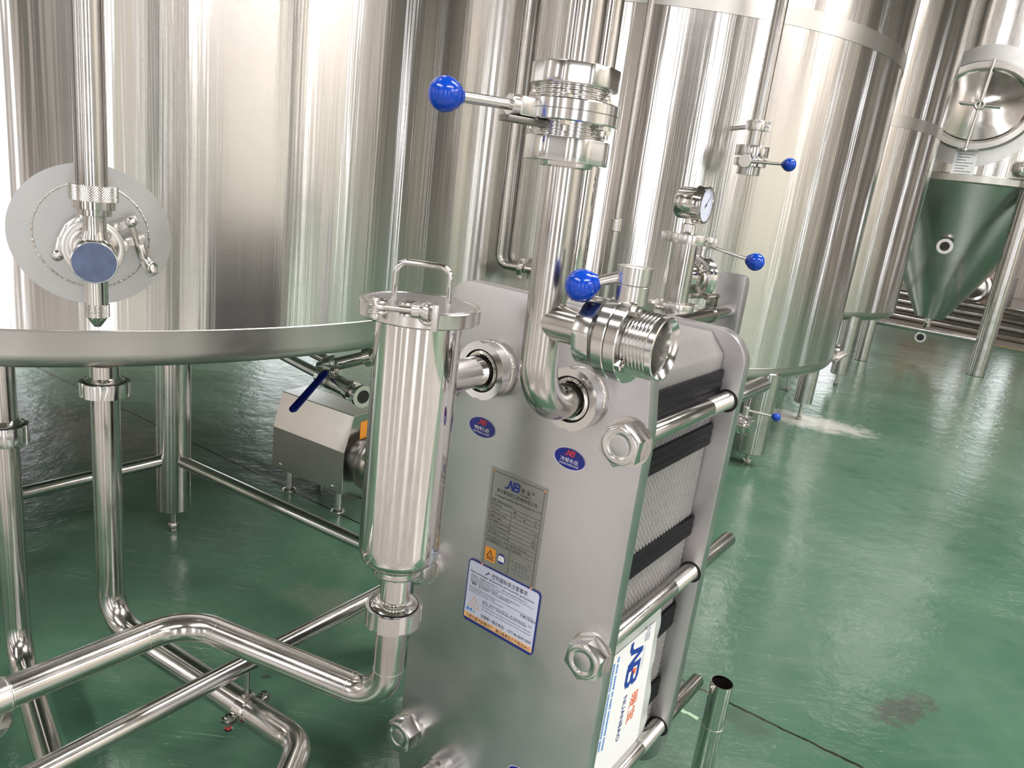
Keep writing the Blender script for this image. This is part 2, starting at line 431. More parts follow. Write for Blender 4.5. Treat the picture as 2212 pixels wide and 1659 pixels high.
wall('wall_right', (X1, Y1), (X1, Y0), [(1.2, 2.6), (4.4, 5.0), (8.6, 8.9), (12.2, 12.6), (16.9, 17.2), (20.0, 20.5), (21.6, 21.85), (24.9, 25.2)], z0=.05, z1=4.6)
# slim unseen uprights added to streak the steel reflections, dark and pale by turns
g = G(); g.box((X1-.08, -4.6, 1.9), (1, 0, 0), (0, 1, 0), (0, 0, 1), .10, 5.0, 3.8); M_REFLECTOR = wall_mat('cream_reflector_paint', (.66, .60, .53), (.74, .68, .61), .5); part('reflector_panel_1', g, M_REFLECTOR, kind='structure', smooth=0)  # unseen cream panel added to reflect smooth beige in the left tank
ti = 0
rr = random.Random(11)
def upright(x, y, w, mat):
    global ti
    ti += 1; g = G(); g.box((x, y, HZ/2), (1, 0, 0), (0, 1, 0), (0, 0, 1), w, w, HZ); part('streak_upright_%d' % ti, g, mat, kind='structure', smooth=0)
M_PALE = wall_mat('cream_streak_paint', (.74, .68, .60), (.80, .74, .66))
for k in range(6): upright(2.95+k*.36, Y0+.15, .30, M_PIER if k in (0, 1, 3, 4) else M_WALL2)
for x in (6.9, 7.3, 7.7, 9.1, 9.5, 10.5, 10.9, 12.2, 12.6, 13.2, 13.6, -.2, -.6, -1.4, -2.9, -5.5, -6.2, -7.4): upright(x, Y0+.12, .17, rr.choice([M_PIER, M_PALE]))
y = Y0+.6
while y < Y1-.5:
    w = rr.choice([.10, .14, .2, .32, .45])
    if -7.2 < y < -2.0: y += .5; continue
    upright(X1-.1-w/2, y, w, rr.choice([M_PALE, M_PALE, M_WALL2] if y < 1.5 else [M_PIER, M_PALE, M_WALL2, M_WALL2, M_PALE])); y += w+rr.choice([.25, .4, .6, .9])
y = Y0+.8
while y < Y1-.5:
    w = rr.choice([.14, .2, .32]); upright(X0+.1+w/2, y, w, rr.choice([M_PIER, M_PALE, M_WALL2])); y += w+rr.choice([.5, .9, 1.4])
# unseen ceiling lamps; the last is added to brighten the wall corner
for i, (x, y) in enumerate([(-4, -3), (3.5, -3), (-4, 3.5), (4.0, 3.0), (11.4, 1), (-3, 10), (-1, 15), (10.5, -4), (10.5, -7.4)]):
    ld = bpy.data.lights.new('unseen_hall_lamp', 'AREA'); ld.shape = 'RECTANGLE'; ld.size = 5.0; ld.size_y = .8; ld.energy = 560; ld.color = (1, .945, .92)
    lo = bpy.data.objects.new('unseen_hall_lamp', ld); lo.location = (x, y, HZ-.25); lo.rotation_euler = (0, 0, .6 if i % 2 else -.9); COL.objects.link(lo)
W = bpy.data.worlds.new('hall_air'); S.world = W; W.use_nodes = True
bg = W.node_tree.nodes['Background']; bg.inputs[0].default_value = (.85, .9, 1, 1); bg.inputs[1].default_value = .4

# ---------------------------------------------------------------- camera
cd = bpy.data.cameras.new('camera'); cd.sensor_width = 36; cd.sensor_fit = 'HORIZONTAL'; cd.lens = FPX/2212*36; cd.clip_start = .02
co = bpy.data.objects.new('camera', cd); COL.objects.link(co)
Mc = Matrix.Identity(4)
for i in range(3): Mc[i][0], Mc[i][1], Mc[i][2], Mc[i][3] = CR[i], CU[i], -CF[i], CAMP[i]
co.matrix_world = Mc; S.camera = co
S.view_settings.view_transform = 'Standard'; S.view_settings.look = 'None'; S.view_settings.exposure = -0.20
S.cycles.use_denoising = True; S.cycles.adaptive_threshold = .015; S.cycles.max_bounces = 9; S.cycles.glossy_bounces = 7; S.cycles.diffuse_bounces = 3
S.cycles.caustics_reflective = False; S.cycles.caustics_refractive = False; S.cycles.sample_clamp_indirect = 4.0; S.cycles.blur_glossy = .6

# ---------------------------------------------------------------- tanks
def tank_leg(par, x, y, r, ztop, foot=.055, fr=.014, gap=.0):
    g = G(); g.cyl((x, y, gap+foot), (x, y, ztop), r, ch=.004, n=48)
    lg = part('leg', g, M_PIPE, par)
    if foot > .02:
        f = G(); f.cyl((x, y, 0.012), (x, y, foot+gap+.02), fr, n=20); f.lathe((x, y, 0), (0, 0, 1), ngon_nut(fr*1.5, .03), n=6)
        part('levelling_foot', f, M_PIPE, lg)
    return lg
def ngon_nut(r, h): return [(0, r*.9), (.003, r), (h-.003, r), (h, r*.9)]
def tank(name, label, c, R, zseam, zb, ztop, mat, band=None, rk=.03, cone=None):
    t = thing(name, label, 'tank', (c[0], c[1], 0))
    N = 256
    def rings(pr):
        g = G(); g.lathe((c[0], c[1], 0), (0, 0, 1), pr, n=N); return g
    pr = [(zseam, R)]
    if band: pr += [(band[0], R), (band[1], R)]
    g = G(); g.lathe((c[0], c[1], 0), (0, 0, 1), [(zseam, R), (ztop, R)], n=N); g.f = [f for f in g.f if len(f) == 4]
    part('shell', g, mat, t)
    g = rings([(ztop, R+.004), (ztop+.06, R+.002), (ztop+.35, R*.55), (ztop+.42, .2), (ztop+.43, 0)]); part('domed_top', g, mat, t)
    kn = [(zb+rk*(1-sin(a)), R-rk*(1-cos(a))) for a in [pi/2*k/6 for k in range(6, -1, -1)]]
    g = rings([(zb-.005, 0), (zb-.003, R*.7), (zb, R-rk-.03)] + kn + [(zseam-.002, R+.0006), (zseam+.002, R+.0015), (zseam+.004, R)]); part('bottom_rim', g, M_RIM, t)
    if band:
        g = G(); g.lathe((c[0], c[1], 0), (0, 0, 1), [(band[0], R+.0005), (band[0]+.001, R+.0025), (band[1]-.001, R+.0025), (band[1], R+.0005)], n=N); g.f = [f for f in g.f if len(f) == 4]
        part('ground_weld_band', g, M_RIM, t)
    return t
C1, R1 = (-1.659, 2.787), 1.505
T1 = tank('brew_tank', 'large brushed steel brewing tank filling the upper left, sight valve on its wall', C1, R1, .885, .80, 3.7, M_TANK, rk=.035)
J1 = at_d(374, 985, hypot(1.098, 2.272)); ZJ = .27
J1 = V((-1.098, 2.272, ZJ)); J2 = at_z(911, 1234, ZJ); J0 = at_z(50, 1065, ZJ); J0 = J1 + (J0-J1)*1.35; JD = J2 + (at_z(100, 1659, ZJ)-J2)*1.25
for q in (J1, J2, J0, JD):
    if (V((q.x, q.y))-V(C1)).length > R1-.06 and q is not JD:
        d = (V((q.x, q.y))-V(C1)); 
for q in (J1, J2, J0):
    zt = .81 if (V((q.x, q.y))-V(C1)).length < R1-.08 else .62
    tank_leg(T1, q.x, q.y, .0535, zt, foot=.085, fr=.011)
rb = .0195
g = G(); g.cyl(J1, J2, rb); part('cross_brace', g, M_PIPE, T1)
g = G(); g.cyl(J0, J1, rb); part('cross_brace', g, M_PIPE, T1)
g = G(); g.cyl(JD, J2, rb*1.0); part('cross_brace', g, M_PIPE, T1)

C2, R2 = (.557, 4.862), 1.43
T2 = tank('brew_tank', 'tall brushed steel tank behind the heat exchanger with a small hanging sample valve', C2, R2, .546, .48, 3.8, M_TANK2, band=(2.087, 2.166), rk=.05)
pb = at_z(1612, 1002, 0); tank_leg(T2, pb.x, pb.y, .0765, .52, foot=.075, fr=.014)
pb = polar(az_of(1733, 870), 5.12); tank_leg(T2, pb.x, pb.y, .058, .52, foot=.12, fr=.012)
pb = polar(az_of(1690, 880), 5.9); tank_leg(T2, pb.x, pb.y, .058, .52, foot=.12, fr=.012)
C3, R3 = (2.18, 6.97), 1.18
T3 = tank('brew_tank', 'brushed steel tank in second place behind, squeezed beside the coned tank', C3, R3, .62, .55, 3.8, M_TANK2, band=(2.03, 2.115), rk=.07)
pb = polar(az_of(1812, 800), 6.52); tank_leg(T3, pb.x, pb.y, .062, .59, foot=.10, fr=.012)
pb = polar(az_of(1873, 722), 8.05); tank_leg(T3, pb.x, pb.y, .062, .59, foot=.0)

# cone bottomed tank
a4 = radians(28.78); C4 = polar(a4, 9.4); R4 = .97
T4 = thing('cone_tank', 'cone bottomed fermenting tank at the far right with an oval manway', 'tank', (C4.x, C4.y, 0))
g = G(); g.lathe((C4.x, C4.y, 0), (0, 0, 1), [(1.86, R4), (3.9, R4)], n=160); g.f = [f for f in g.f if len(f) == 4]; part('shell', g, M_TANK2, T4)
g = G(); g.lathe((C4.x, C4.y, 0), (0, 0, 1), [(3.6, R4+.004), (3.61, R4+.012), (3.64, R4+.012), (3.65, R4+.004)], n=160); part('upper_rim', g, M_RIM, T4)
g = G(); g.lathe((C4.x, C4.y, 0), (0, 0, 1), [(3.9, R4), (4.25, .3), (4.3, 0)], n=96); part('domed_top', g, M_TANK2, T4)
g = G(); g.lathe((C4.x, C4.y, 0), (0, 0, 1), [(1.80, R4-.012), (1.815, R4+.006), (1.875, R4+.008), (1.885, R4)], n=160); part('ground_weld_band', g, M_RIM, T4)
g = G(); g.lathe((C4.x, C4.y, 0), (0, 0, 1), [(.395, 0), (.40, .10), (.41, .145), (1.80, R4-.012)], n=128); part('cone_bottom', g, M_CONE, T4)
def legp(q, ztop): 
    g = G(); g.cyl((q.x, q.y, 0), (q.x, q.y, ztop), .082, ch=.004, n=40); return part('leg', g, M_PIPE, T4)
LA = V((4.575, 7.235, 0)); LB = V((3.60, 7.80, 0)); LC = V((4.12, 9.12, 0)); LDv = V((5.45, 8.60, 0))
for q in (LA, LB, LC, LDv): legp(q, 1.95)
g = G(); g.cyl(LA+V((0, 0, .345)), LB+V((0, 0, .345)), .027); part('cross_brace', g, M_PIPE, T4)
g = G(); g.cyl(LA+V((0, 0, .345)), LDv+V((0, 0, .345)), .027); part('cross_brace', g, M_PIPE, T4)
g = G(); g.cyl(LB+V((0, 0, .345)), LC+V((0, 0, .345)), .027); part('cross_brace', g, M_PIPE, T4)
# outlet and drain tube under the cone
g = G(); g.lathe((C4.x, C4.y, .30), (0, 0, 1), [(0, .035), (.03, .035), (.03, .028), (.08, .028), (.08, .05), (.11, .05)], n=24); part('outlet', g, M_POL, T4)
q0 = at_d(2000, 700, 9.3); q1 = at_d(1988, 728, 8.95)
g = G(); g.sweep([(C4.x, C4.y, .33), q0, q1 + V((0, 0, .0))], .018, .04, n=20); dr = part('drain_tube', g, M_POL, T4)
dq = (CAMP-q1); dq.z = 0; dq.normalize()
g = G(); g.lathe(q1, dq, [(-.01, .02), (0, .055), (.02, .055), (.02, .036), (.018, .036)], n=32); part('tube_flange', g, M_SAT, dr)
g = G(); g.lathe(q1, dq, [(.019, .036), (.0195, 0)], n=32); part('tube_bore_shade', g, M_BORE_SHADE, dr)  # dark disc over the closed end, painted as the bore's shade
# side port on the cone
pa = az_of(2040, 535); d4 = 0
# intersect the viewing ray with the cone
def hit_cone(px, py):
    d = ray(px, py); k = (R4-.012-.145)/(1.80-.41)
    lo = 6.0
    for i in range(4000):
        p = CAMP + d*(lo+i*.001)
        if hypot(p.x-C4.x, p.y-C4.y) < .145+k*(p.z-.41) and p.z > .41: return p
    return p
def hit_cyl(px, py, c, R):
    d = ray(px, py); ox, oy = -c[0], -c[1]
    a = d.x*d.x+d.y*d.y; b = ox*d.x+oy*d.y; cc = ox*ox+oy*oy-R*R
    return CAMP + d*((-b-sqrt(b*b-a*cc))/a)
hp = hit_cone(2042, 532); nn = V((hp.x-C4.x, hp.y-C4.y, 0)).normalized()
g = G(); g.lathe(hp-nn*.02, nn, [(0, .04), (.09, .04), (.09, .075), (.115, .075), (.115, .045), (.112, .045)], n=40); po = part('side_port', g, M_SAT, T4)
g = G(); g.lathe(hp-nn*.02, nn, [(.113, .046), (.1135, 0)], n=32); part('port_bore_shade', g, M_BORE_SHADE, po)  # dark disc on the capped port stands in for shade inside
# manway
hp = hit_cyl(2117, 230, C4, R4); nn = V((hp.x-C4.x, hp.y-C4.y, 0)).normalized(); tx = V((0, 0, 1)).cross(nn).normalized()
def patch(c, R, hp, ru0, ru1, rv0, rv1, off, n=96, m=6):
    """ring or disc patch following a vertical cylinder wall, elliptical radii u (round the wall) and v (up)"""
    a0 = atan2(hp.y-c[1], hp.x-c[0]); vs = []; fs = []
    for k in range(m+1):
        ru = ru0+(ru1-ru0)*k/m; rv = rv0+(rv1-rv0)*k/m
        for i in range(n):
            th = 2*pi*i/n; u = ru*cos(th); v = rv*sin(th); a = a0+u/R
            vs.append((c[0]+(R+off)*cos(a), c[1]+(R+off)*sin(a), hp.z+v))
    for k in range(m):
        for i in range(n):
            j = (i+1) % n; fs.append((k*n+i, k*n+j, (k+1)*n+j, (k+1)*n+i))
    g = G(); g.add(vs, fs); return g
g = patch(C4, R4, hp, .30, .54, .30, .54, .003); part('ground_ring', g, M_DISC, T4)
Mm = frame(hp+nn*.005, tx, (0, 0, 1))
def ell(rx, ry, n=64): return [(rx*cos(2*pi*i/n), ry*sin(2*pi*i/n)) for i in range(n)]
def ell_ring(M, prof, n=64):
    """prof = [(z, rx, ry)]"""
    g = G(); vs = []; fs = []
    for z, rx, ry in prof:
        vs += [M @ V((x, y, z)) for x, y in ell(rx, ry, n)]
    for k in range(len(prof)-1):
        for i in range(n):
            j = (i+1) % n; fs.append((k*n+i, k*n+j, (k+1)*n+j, (k+1)*n+i))
    g.add(vs, fs); return g
mw = part('manway_frame', ell_ring(Mm, [(-.05, .47, .40), (.02, .47, .40), (.05, .455, .385), (.055, .41, .335), (.03, .40, .325)]), M_SAT, T4)
part('manway_door', ell_ring(Mm, [(.03, .41, .335), (.045, .39, .315), (.03, .37, .30), (.045, .25, .2), (.06, .12, .1), (.065, .001, .001)]), M_POL, mw)
g = G(); g.cyl(Mm @ V((0.02, .40, .085)), Mm @ V((-.02, -.40, .085)), .013, n=16); g.sphere(Mm @ V((-.02, -.40, .085)), .022); g.torus(Mm @ V((0, 0, .09)), nn, .035, .012, n=24)
g.cyl(Mm @ V((-.17, .015, .09)), Mm @ V((-.03, .003, .09)), .012, n=14); g.cyl(Mm @ V((.03, -.003, .09)), Mm @ V((.17, -.01, .09)), .012, n=14); part('cross_handle', g, M_SAT, mw)
hp2 = hit_cyl(2083, 352, C4, R4)
ns = V((hp2.x-C4.x, hp2.y-C4.y, 0)).normalized(); Ms = frame(hp2+ns*.004, V((0, 0, 1)).cross(ns), (0, 0, 1))
g = G(); g.rect(Ms, -.095, -.11, .095, .11); sh = part('label_sheet', g, M_PAPER, T4, smooth=0)
g = G()
for k in range(7): g.rect(Ms, -.07, .075-k*.026, .07-.03*(k % 3), .081-k*.026, .001)
part('label_print', g, M_GREY, sh, smooth=0)
hp3 = hit_cyl(2211, 365, C4, R4); n3 = V((hp3.x-C4.x, hp3.y-C4.y, 0)).normalized()
g = G(); g.lathe(hp3, n3, [(-.02, .05), (.06, .05), (.06, .08), (.10, .08), (.11, .06)], n=32); part('sample_port', g, M_POL, T4)
# ---------------------------------------------------------------- plate heat exchanger frame
YAW = radians(-35.285)
HX_X = V((cos(YAW), sin(YAW), 0)); HX_Y = V((-sin(YAW), cos(YAW), 0)); UP = V((0, 0, 1))
HO = V((.1017, 1.0465, 1.006))
def H(x, y, z): return HO + HX_X*x + HX_Y*y + UP*z
def hx_on(px, py, axis, val):
    """ray meets the plane x=val or y=val of the exchanger frame -> (x, y, z) in that frame"""
    d = ray(px, py); o = CAMP-HO
    dl = V((d.dot(HX_X), d.dot(HX_Y), d.z)); ol = V((o.dot(HX_X), o.dot(HX_Y), o.z))
    i = 'xyz'.index(axis); t = (val-ol[i])/dl[i]; return ol+dl*t
def slotted(r, n=6, depth=.004, w=.010, seg=9):
    out = []
    for i in range(n):
        a0 = 2*pi*i/n; hw = w/2/r
        for a, rr in ((a0-hw, r), (a0-hw, r-depth), (a0+hw, r-depth), (a0+hw, r)): out.append((rr*cos(a), rr*sin(a)))
        for k in range(1, seg):
            a = a0+hw+(2*pi/n-2*hw)*k/seg; out.append((r*cos(a), r*sin(a)))
    return out
def hexround(R, ap, n=96, sides=6, a0=0.0):
    out = []
    for i in range(n):
        a = 2*pi*i/n; b = (a-a0+pi/sides) % (2*pi/sides)-pi/sides; r = min(R, ap/cos(b)); out.append((r*cos(a), r*sin(a)))
    return out
def axis_frame(p, ax, up=UP):
    ax = V(ax).normalized(); X = V(up).cross(ax)
    if X.length < 1e-3: X = V((1, 0, 0))
    X.normalize(); Y = ax.cross(X)
    M = Matrix.Identity(4)
    for i in range(3): M[i][0], M[i][1], M[i][2], M[i][3] = X[i], Y[i], ax[i], V(p)[i]
    return M
def ring_prism(M, outline, ri, z0, z1):
    """outline extruded with a round bore"""
    g = G(); n = len(outline)
    vs = []
    for z in (z0, z1):
        for x, y in outline: vs.append(M @ V((x, y, z)))
        for x, y in outline:
            a = atan2(y, x); vs.append(M @ V((ri*cos(a), ri*sin(a), z)))
    fs = []
    for i in range(n):
        j = (i+1) % n
        fs += [(i, j, 2*n+j, 2*n+i), (n+i, 3*n+i, 3*n+j, n+j), (i, n+i, n+j, j), (2*n+i, 2*n+j, 3*n+j, 3*n+i)]
    return g.add(vs, fs)

E1 = thing('plate_heat_exchanger', 'plate heat exchanger with grey steel end plates in the middle foreground', 'heat exchanger', H(-.0865, .2, -1.006), YAW)
XC = -.0865
def sym(pts): return pts + [(2*XC-x, z) for x, z in reversed(pts)]
FP = sym([(.094, -.94), (.117, -.80), (.117, -.022), (.096, .131)])
FP = [FP[0], FP[1], FP[2], FP[3], FP[4], FP[5], FP[6], FP[7]]
fp_out = rounded(FP, [.05, .03, .03, .048, .048, .03, .03, .05])
MF = frame(HO, HX_X, UP)              # x right, y up, z towards the viewer (minus HX_Y)
g = G(); g.prism(MF, fp_out, -.030, 0); front_plate = part('front_frame_plate', g, M_PLATE, E1, bev=.0015)
bp_out = rounded([(.105, -.87), (.112, -.70), (.112, .083), (2*XC-.112, .083), (2*XC-.112, -.70), (2*XC-.105, -.87)], [.07, .02, .062, .062, .02, .07], seg=12)
g = G(); g.prism(MF, bp_out, -.402, -.372); part('rear_pressure_plate', g, M_PLATE, E1, bev=.0015)
# tie rods
rod0 = None
def rod_at(x, z):
    g = G(); g.lathe(H(x, -.030, z), HX_Y, [(0, .0145), (.002, .0158), (.606, .0158), (.608, .0145)], n=32)
    r = part('tie_rod', g, M_PIPE, E1)
    g = G()
    g.lathe(H(x, .285, z), HX_Y, [(k*.0011, .0158+.0006*(k % 2)) for k in range(80)], n=28); part('rod_thread', g, M_SAT, r)
    g = G(); g.pipe(H(x, -.004, z), H(x, 0, z), .0365, .017, n=48); part('washer', g, M_SAT, r)
    Mn = axis_frame(H(x, -.004, z), -HX_Y)
    gn = ring_prism(Mn, ngon(6, .0335, radians(24)), .0168, 0, .027)
    gn.lathe(H(x, -.031, z), HX_Y, [(0, .0165), (-.0012, .0185), (-.0016, .024), (-.0008, .0275), (.001, .0285)], n=40)
    part('hex_nut', gn, M_MACH, r, bev=.0012)
    g = G(); g.lathe(H(x, -.0302, z), HX_Y, [(0, .0149), (-.0006, .0149), (-.0006, .0166), (0, .0166)], n=40, closed=True); part('thread_gap_shade', g, M_DARKST, r)  # dark ring painted as the shaded gap round the rod end
    g = G(); g.lathe(H(x, -.0300, z), -HX_Y, [(0, .0150), (.0014, .0146), (.0018, .0135), (.0018, 0)], n=40); part('rod_end', g, M_PLATE, r)
    return r
for x, z in ((.092, -.043), (.092, -.395), (.092, -.757), (2*XC-.092, -.043), (2*XC-.092, -.395), (2*XC-.092, -.757)): rod_at(x, z)
for x, z in ((.092, -.043), (.092, -.395), (.092, -.757)):     # dark rings painted as shade in the slots where the rods pass
    g = G(); g.pipe(H(x+.001, .3715, z-.001), H(x+.001, .3722, z-.001), .0215, .0160, n=36); part('rod_hole_shade', g, M_BORE_SHADE, E1)
# plate pack
def plate_mesh(ph):
    zs = [-.80+k*.0035 for k in range(251)]; xs = [2*XC-.072, 2*XC-.060, XC-.05, XC+.05, .048, .056, .064, .072]
    wob = [1, .6, 0, 0, 0, .7, 1, 1]
    g = G(); vs = []; nx = len(xs)
    for layer in (0, 1):
        for k, z in enumerate(zs):
            tri = abs((z/.0125+ph) % 1.0*2-1)*2-1
            a = .0023*tri if z < .012 else 0
            for i, x in enumerate(xs):
                xe = x
                if z > .040:
                    ch = (z-.040)*.85; xe = min(x, .072-ch) if x > XC else max(x, 2*XC-.072+ch)
                vs.append(H(xe, a*wob[i] + (.0005 if layer else -.0005), z))
    L = len(zs)*nx; fs = []
    for k in range(len(zs)-1):
        for i in range(nx-1):
            q = k*nx+i; fs += [(q, q+1, q+nx+1, q+nx), (L+q, L+q+nx, L+q+nx+1, L+q+1)]
        q = k*nx; fs.append((q, q+nx, L+q+nx, L+q)); q = k*nx+nx-1; fs.append((q, L+q, L+q+nx, q+nx))
    for k in (0, len(zs)-1):
        for i in range(nx-1): q = k*nx+i; fs.append((q, q+1, L+q+1, L+q))
    g.add(vs, fs); return g
TABS = [(-.038, .011), (-.133, -.092), (-.320, -.281), (-.522, -.473), (-.69, -.645), (-.80, -.755)]
def gasket_mesh():
    """one open rubber frame per plate whose teeth show at both long edges"""
    def comb():
        pts = [(.050, -.80)]
        for z0, z1 in sorted(TABS):
            pts.append((.060, z0))
            for k in range(9): pts.append((.079+.0012*sin(k*2.2), z0+(z1-z0)*k/8))
            pts.append((.060, z1))
        return pts
    R_ = comb(); out = R_ + [(.060, .03), (2*XC-.060, .03)] + [(2*XC-x, z) for x, z in reversed(R_)]
    out += [(2*XC-.042, -.80), (2*XC-.042, .02), (.042, .02), (.042, -.80)]
    g = G(); g.prism(MF, out, -.0028, .0027); return g
NP = 58; ya, yb = .034, .368
proto = []
for ph in (0.0, .5):
    p = part('heat_plate', plate_mesh(ph), M_PLATEEDGE, E1, smooth=0); part('gasket', gasket_mesh(), M_GASK, p, smooth=0); proto.append(p)
for k in range(NP):
    y = ya+(yb-ya)*(k+.5)/NP
    o = proto[k % 2] if k < 2 else dup_tree(proto[k % 2], E1)
    o.location = (0, y, 0)
# zig-zag light strips above the first gasket band (yellowish corner clips)
# guide bar, post, clamp
g = G(); g.cyl(H(XC, .40, .056), H(XC, .79, .062), .0168, n=36); bar = part('upper_guide_bar', g, M_PIPE, E1)
g = G(); g.box(H(XC+.004, .435, .060), HX_X, HX_Y, UP, .062, .052, .022); part('hanger_block', g, M_SAT, E1, bev=.003)
g = G(); g.pipe(H(XC, .672, .060), H(XC, .684, .060), .0205, .0165, n=36)
for yy in (.668, .684): g.box(H(XC, yy, .090), HX_X, HX_Y, UP, .020, .0028, .032)
g.cyl(H(XC-.002, .640, .098), H(XC-.002, .715, .098), .0048, n=16); g.lathe(H(XC-.002, .694, .098), HX_Y, [(0, .008), (.010, .008)], n=6)
part('bar_clamp', g, M_POL, E1)
g = G(); g.prism(frame(H(XC-.006, .79, 0), HX_Y, UP), [(0, -1.0), (.037, -1.0), (.037, .118), (.029, .140), (.004, .149), (0, .146)], -.034, .032); part('rear_support_post', g, M_PLATE, E1, bev=.003)
g = G(); g.box(H(XC-.006, .81, -1.0), HX_X, HX_Y, UP, .16, .12, .012); part('post_foot', g, M_PLATE, E1, bev=.001)
g = G(); g.cyl(H(XC, .402, -.80), H(XC, .79, -.80), .0155, n=32); part('lower_guide_bar', g, M_PIPE, E1)
for s in (-1, 1):
    g = G(); g.box(H(XC+s*.15, .015, -.968), HX_X, HX_Y, UP, .06, .09, .072); part('foot', g, M_PLATE, E1, bev=.002)
# ports
def port(x):
    g = G(); g.lathe(H(x, 0, 0), -HX_Y, [(-.002, .041), (.010, .041), (.012, .038)], n=56); c = part('port_collar', g, M_MACH, E1)
    g = G(); g.torus(H(x, -.002, 0), HX_Y, .0425, .0042, n=96, m=10); part('weld_bead', g, M_WELD, c)
    Mn = axis_frame(H(x, -.010, 0), -HX_Y)
    gn = ring_prism(Mn, slotted(.0470, n=4, depth=.0018, w=.011, seg=20), .034, 0, .020)
    part('slotted_ring_nut', gn, M_MACH, E1, bev=.0012)
    g = G(); g.lathe(H(x, -.002, 0), -HX_Y, [(.020, .0335), (.0262, .0335), (.027, .031), (.0285, .0275), (.036, .0256), (.040, .0256)], n=56); part('port_liner', g, M_POL, E1)
    g = G(); g.torus(H(x, -.0297, 0), HX_Y, .0338, .0011, n=64, m=8); part('seal_ring', g, M_GASK, E1)
port(0); port(-.168)
for x in (0, -.168):           # lower ports, out of the picture but on the plate
    g = G(); g.lathe(H(x, 0, -.80), -HX_Y, [(0, .041), (.02, .041), (.02, .036), (.045, .036)], n=40); part('port_collar', g, M_MACH, E1)

# ---------- nameplate and stickers
def nb_logo(g, M, x, y, w, z, which='all'):
    """the maker's linked N and B, drawn as strokes in a unit box of width w"""
    k = w; t = .105*w
    def P(pts): return [(x+a*k, y+b*k) for a, b in pts]
    if which in ('all', 'ink'):
        g.stroke(M, P([(0, .03), (.10, .03), (.20, .10), (.30, .50), (.335, .50), (.47, .06), (.50, .06), (.585, .50)]), t, z)
        g.stroke(M, P([(.56, .50), (.88, .50), (.955, .46), (.965, .37), (.90, .29), (.74, .27)]), t*.95, z)
        g.stroke(M, P([(.72, .27), (.88, .25), (.94, .18), (.91, .09), (.82, .045), (.56, .045), (.60, .22)]), t*.95, z)
    if which in ('all', 'dot'):
        g.flat(M, P([(.62, .22), (.76, .22), (.80, .40), (.66, .40)]), z)
    return g
# nameplate: pixel corners give its place on the plate
x0, z0, x1, z1 = -.1435, -.345, -.0285, -.1605
MN = frame(H(x0, -.0012, z0), HX_X, UP); nw, nh = x1-x0, z1-z0
g = G(); g.prism(MN, [(0, 0), (nw, 0), (nw, nh), (0, nh)], -.0011, 0); npl = part('nameplate', g, M_NAME, E1, smooth=0, label='grey metal nameplate with a printed table')
zt = .00025
g = G(); e = .006
for a, b in (((e, e), (nw-e, e)), ((nw-e, e), (nw-e, nh-e)), ((nw-e, nh-e), (e, nh-e)), ((e, nh-e), (e, e))): g.stroke(MN, [a, b], .0006, zt)
rows = [.1265-.0074*k for k in range(11)]
for yy in rows: g.stroke(MN, [(e, yy), (nw-e, yy)], .0005, zt)
g.stroke(MN, [(.052, rows[0]-.0074), (.052, rows[8])], .0005, zt); g.stroke(MN, [(.0585, e), (.0585, rows[10])], .0005, zt)
part('table_lines', g, M_INK, npl, smooth=0)
g = G()
text(g, MN, '浙江暖宝轻工机械有限公司', .0078, nw/2, .1455, zt, 'CENTER', width=.082)
text(g, MN, 'Zhejiang Nuanbao Heat Exchanger Co. LTD', .0052, nw/2+.004, .1375, zt, 'CENTER', width=.094)
text(g, MN, '暖 宝', .0085, .064, .1605, zt); text(g, MN, '®', .0065, .086, .1635, zt); text(g, MN, 'NUANBAO', .0048, .063, .1545, zt, width=.022)
LBL = ['制造厂商(Manufacturer)', '型号(Model)', '年份(Year)', '流程组合(Process)', '重量(Weight)', '设计温度(Design temp)', '设计压力(Design press)', '试验压力(Test Press)', '板片材质(Plate material)', 'www. nbjhq. com    www. nuanbao-china. com', '售后服务热线(Tel)：+86-577-86990009']
for k, s in enumerate(LBL):
    yy = (rows[k-1] if k else rows[0]+.0074)-.0058
    text(g, MN, s, .0047, .0085, yy, zt, sx=.92)
for k, ss in ((1, (('BR', .056), ('—', .078), ('m²', .098))), (2, (('20', .056), ('年', .076), ('月', .098))), (4, (('KG', .099),)), (5, (('℃', .099),)), (6, (('MPa', .097),)), (7, (('MPa', .097),))):
    for s, xx in ss: text(g, MN, s, .0050, xx, rows[k-1]-.0058, zt)
text(g, MN, 'T4', .0038, .097, .040, zt); text(g, MN, 'T1', .0038, .1, .034, zt); text(g, MN, 'T2', .0038, .1, .018, zt); text(g, MN, 'S4', .0038, .063, .036, zt); text(g, MN, 'S3', .0038, .066, .021, zt)
part('lettering', g, M_INK, npl, smooth=0)
g = G(); nb_logo(g, MN, .033, .1565, .029, zt); part('maker_logo', g, M_NAVYP, npl, smooth=0)
g = G()
for a in ([(.066, .030), (.10, .033)], [(.07, .024), (.102, .024)], [(.074, .016), (.074, .038)], [(.081, .015), (.081, .039)], [(.088, .015), (.088, .037)], [(.07, .036), (.096, .037)], [(.094, .017), (.094, .035)], [(.071, .018), (.1, .017)]): g.stroke(MN, a, .0009, zt)
part('flow_diagram', g, M_GREY, npl, smooth=0)
g = G(); g.flat(MN, rounded([(.008, .017), (.031, .017), (.031, .042), (.008, .042)], .003), zt); wq = part('warning_square', g, M_ORANGE, npl, smooth=0)
g = G(); g.stroke(MN, [(.0125, .025), (.0265, .025), (.0195, .037)], .0014, zt*1.8, close=True); g.rect(MN, .0125, .0205, .0275, .0222, zt*1.8); g.rect(MN, .0190, .0275, .0202, .0325, zt*1.8); part('warning_triangle', g, M_INK, wq, smooth=0)
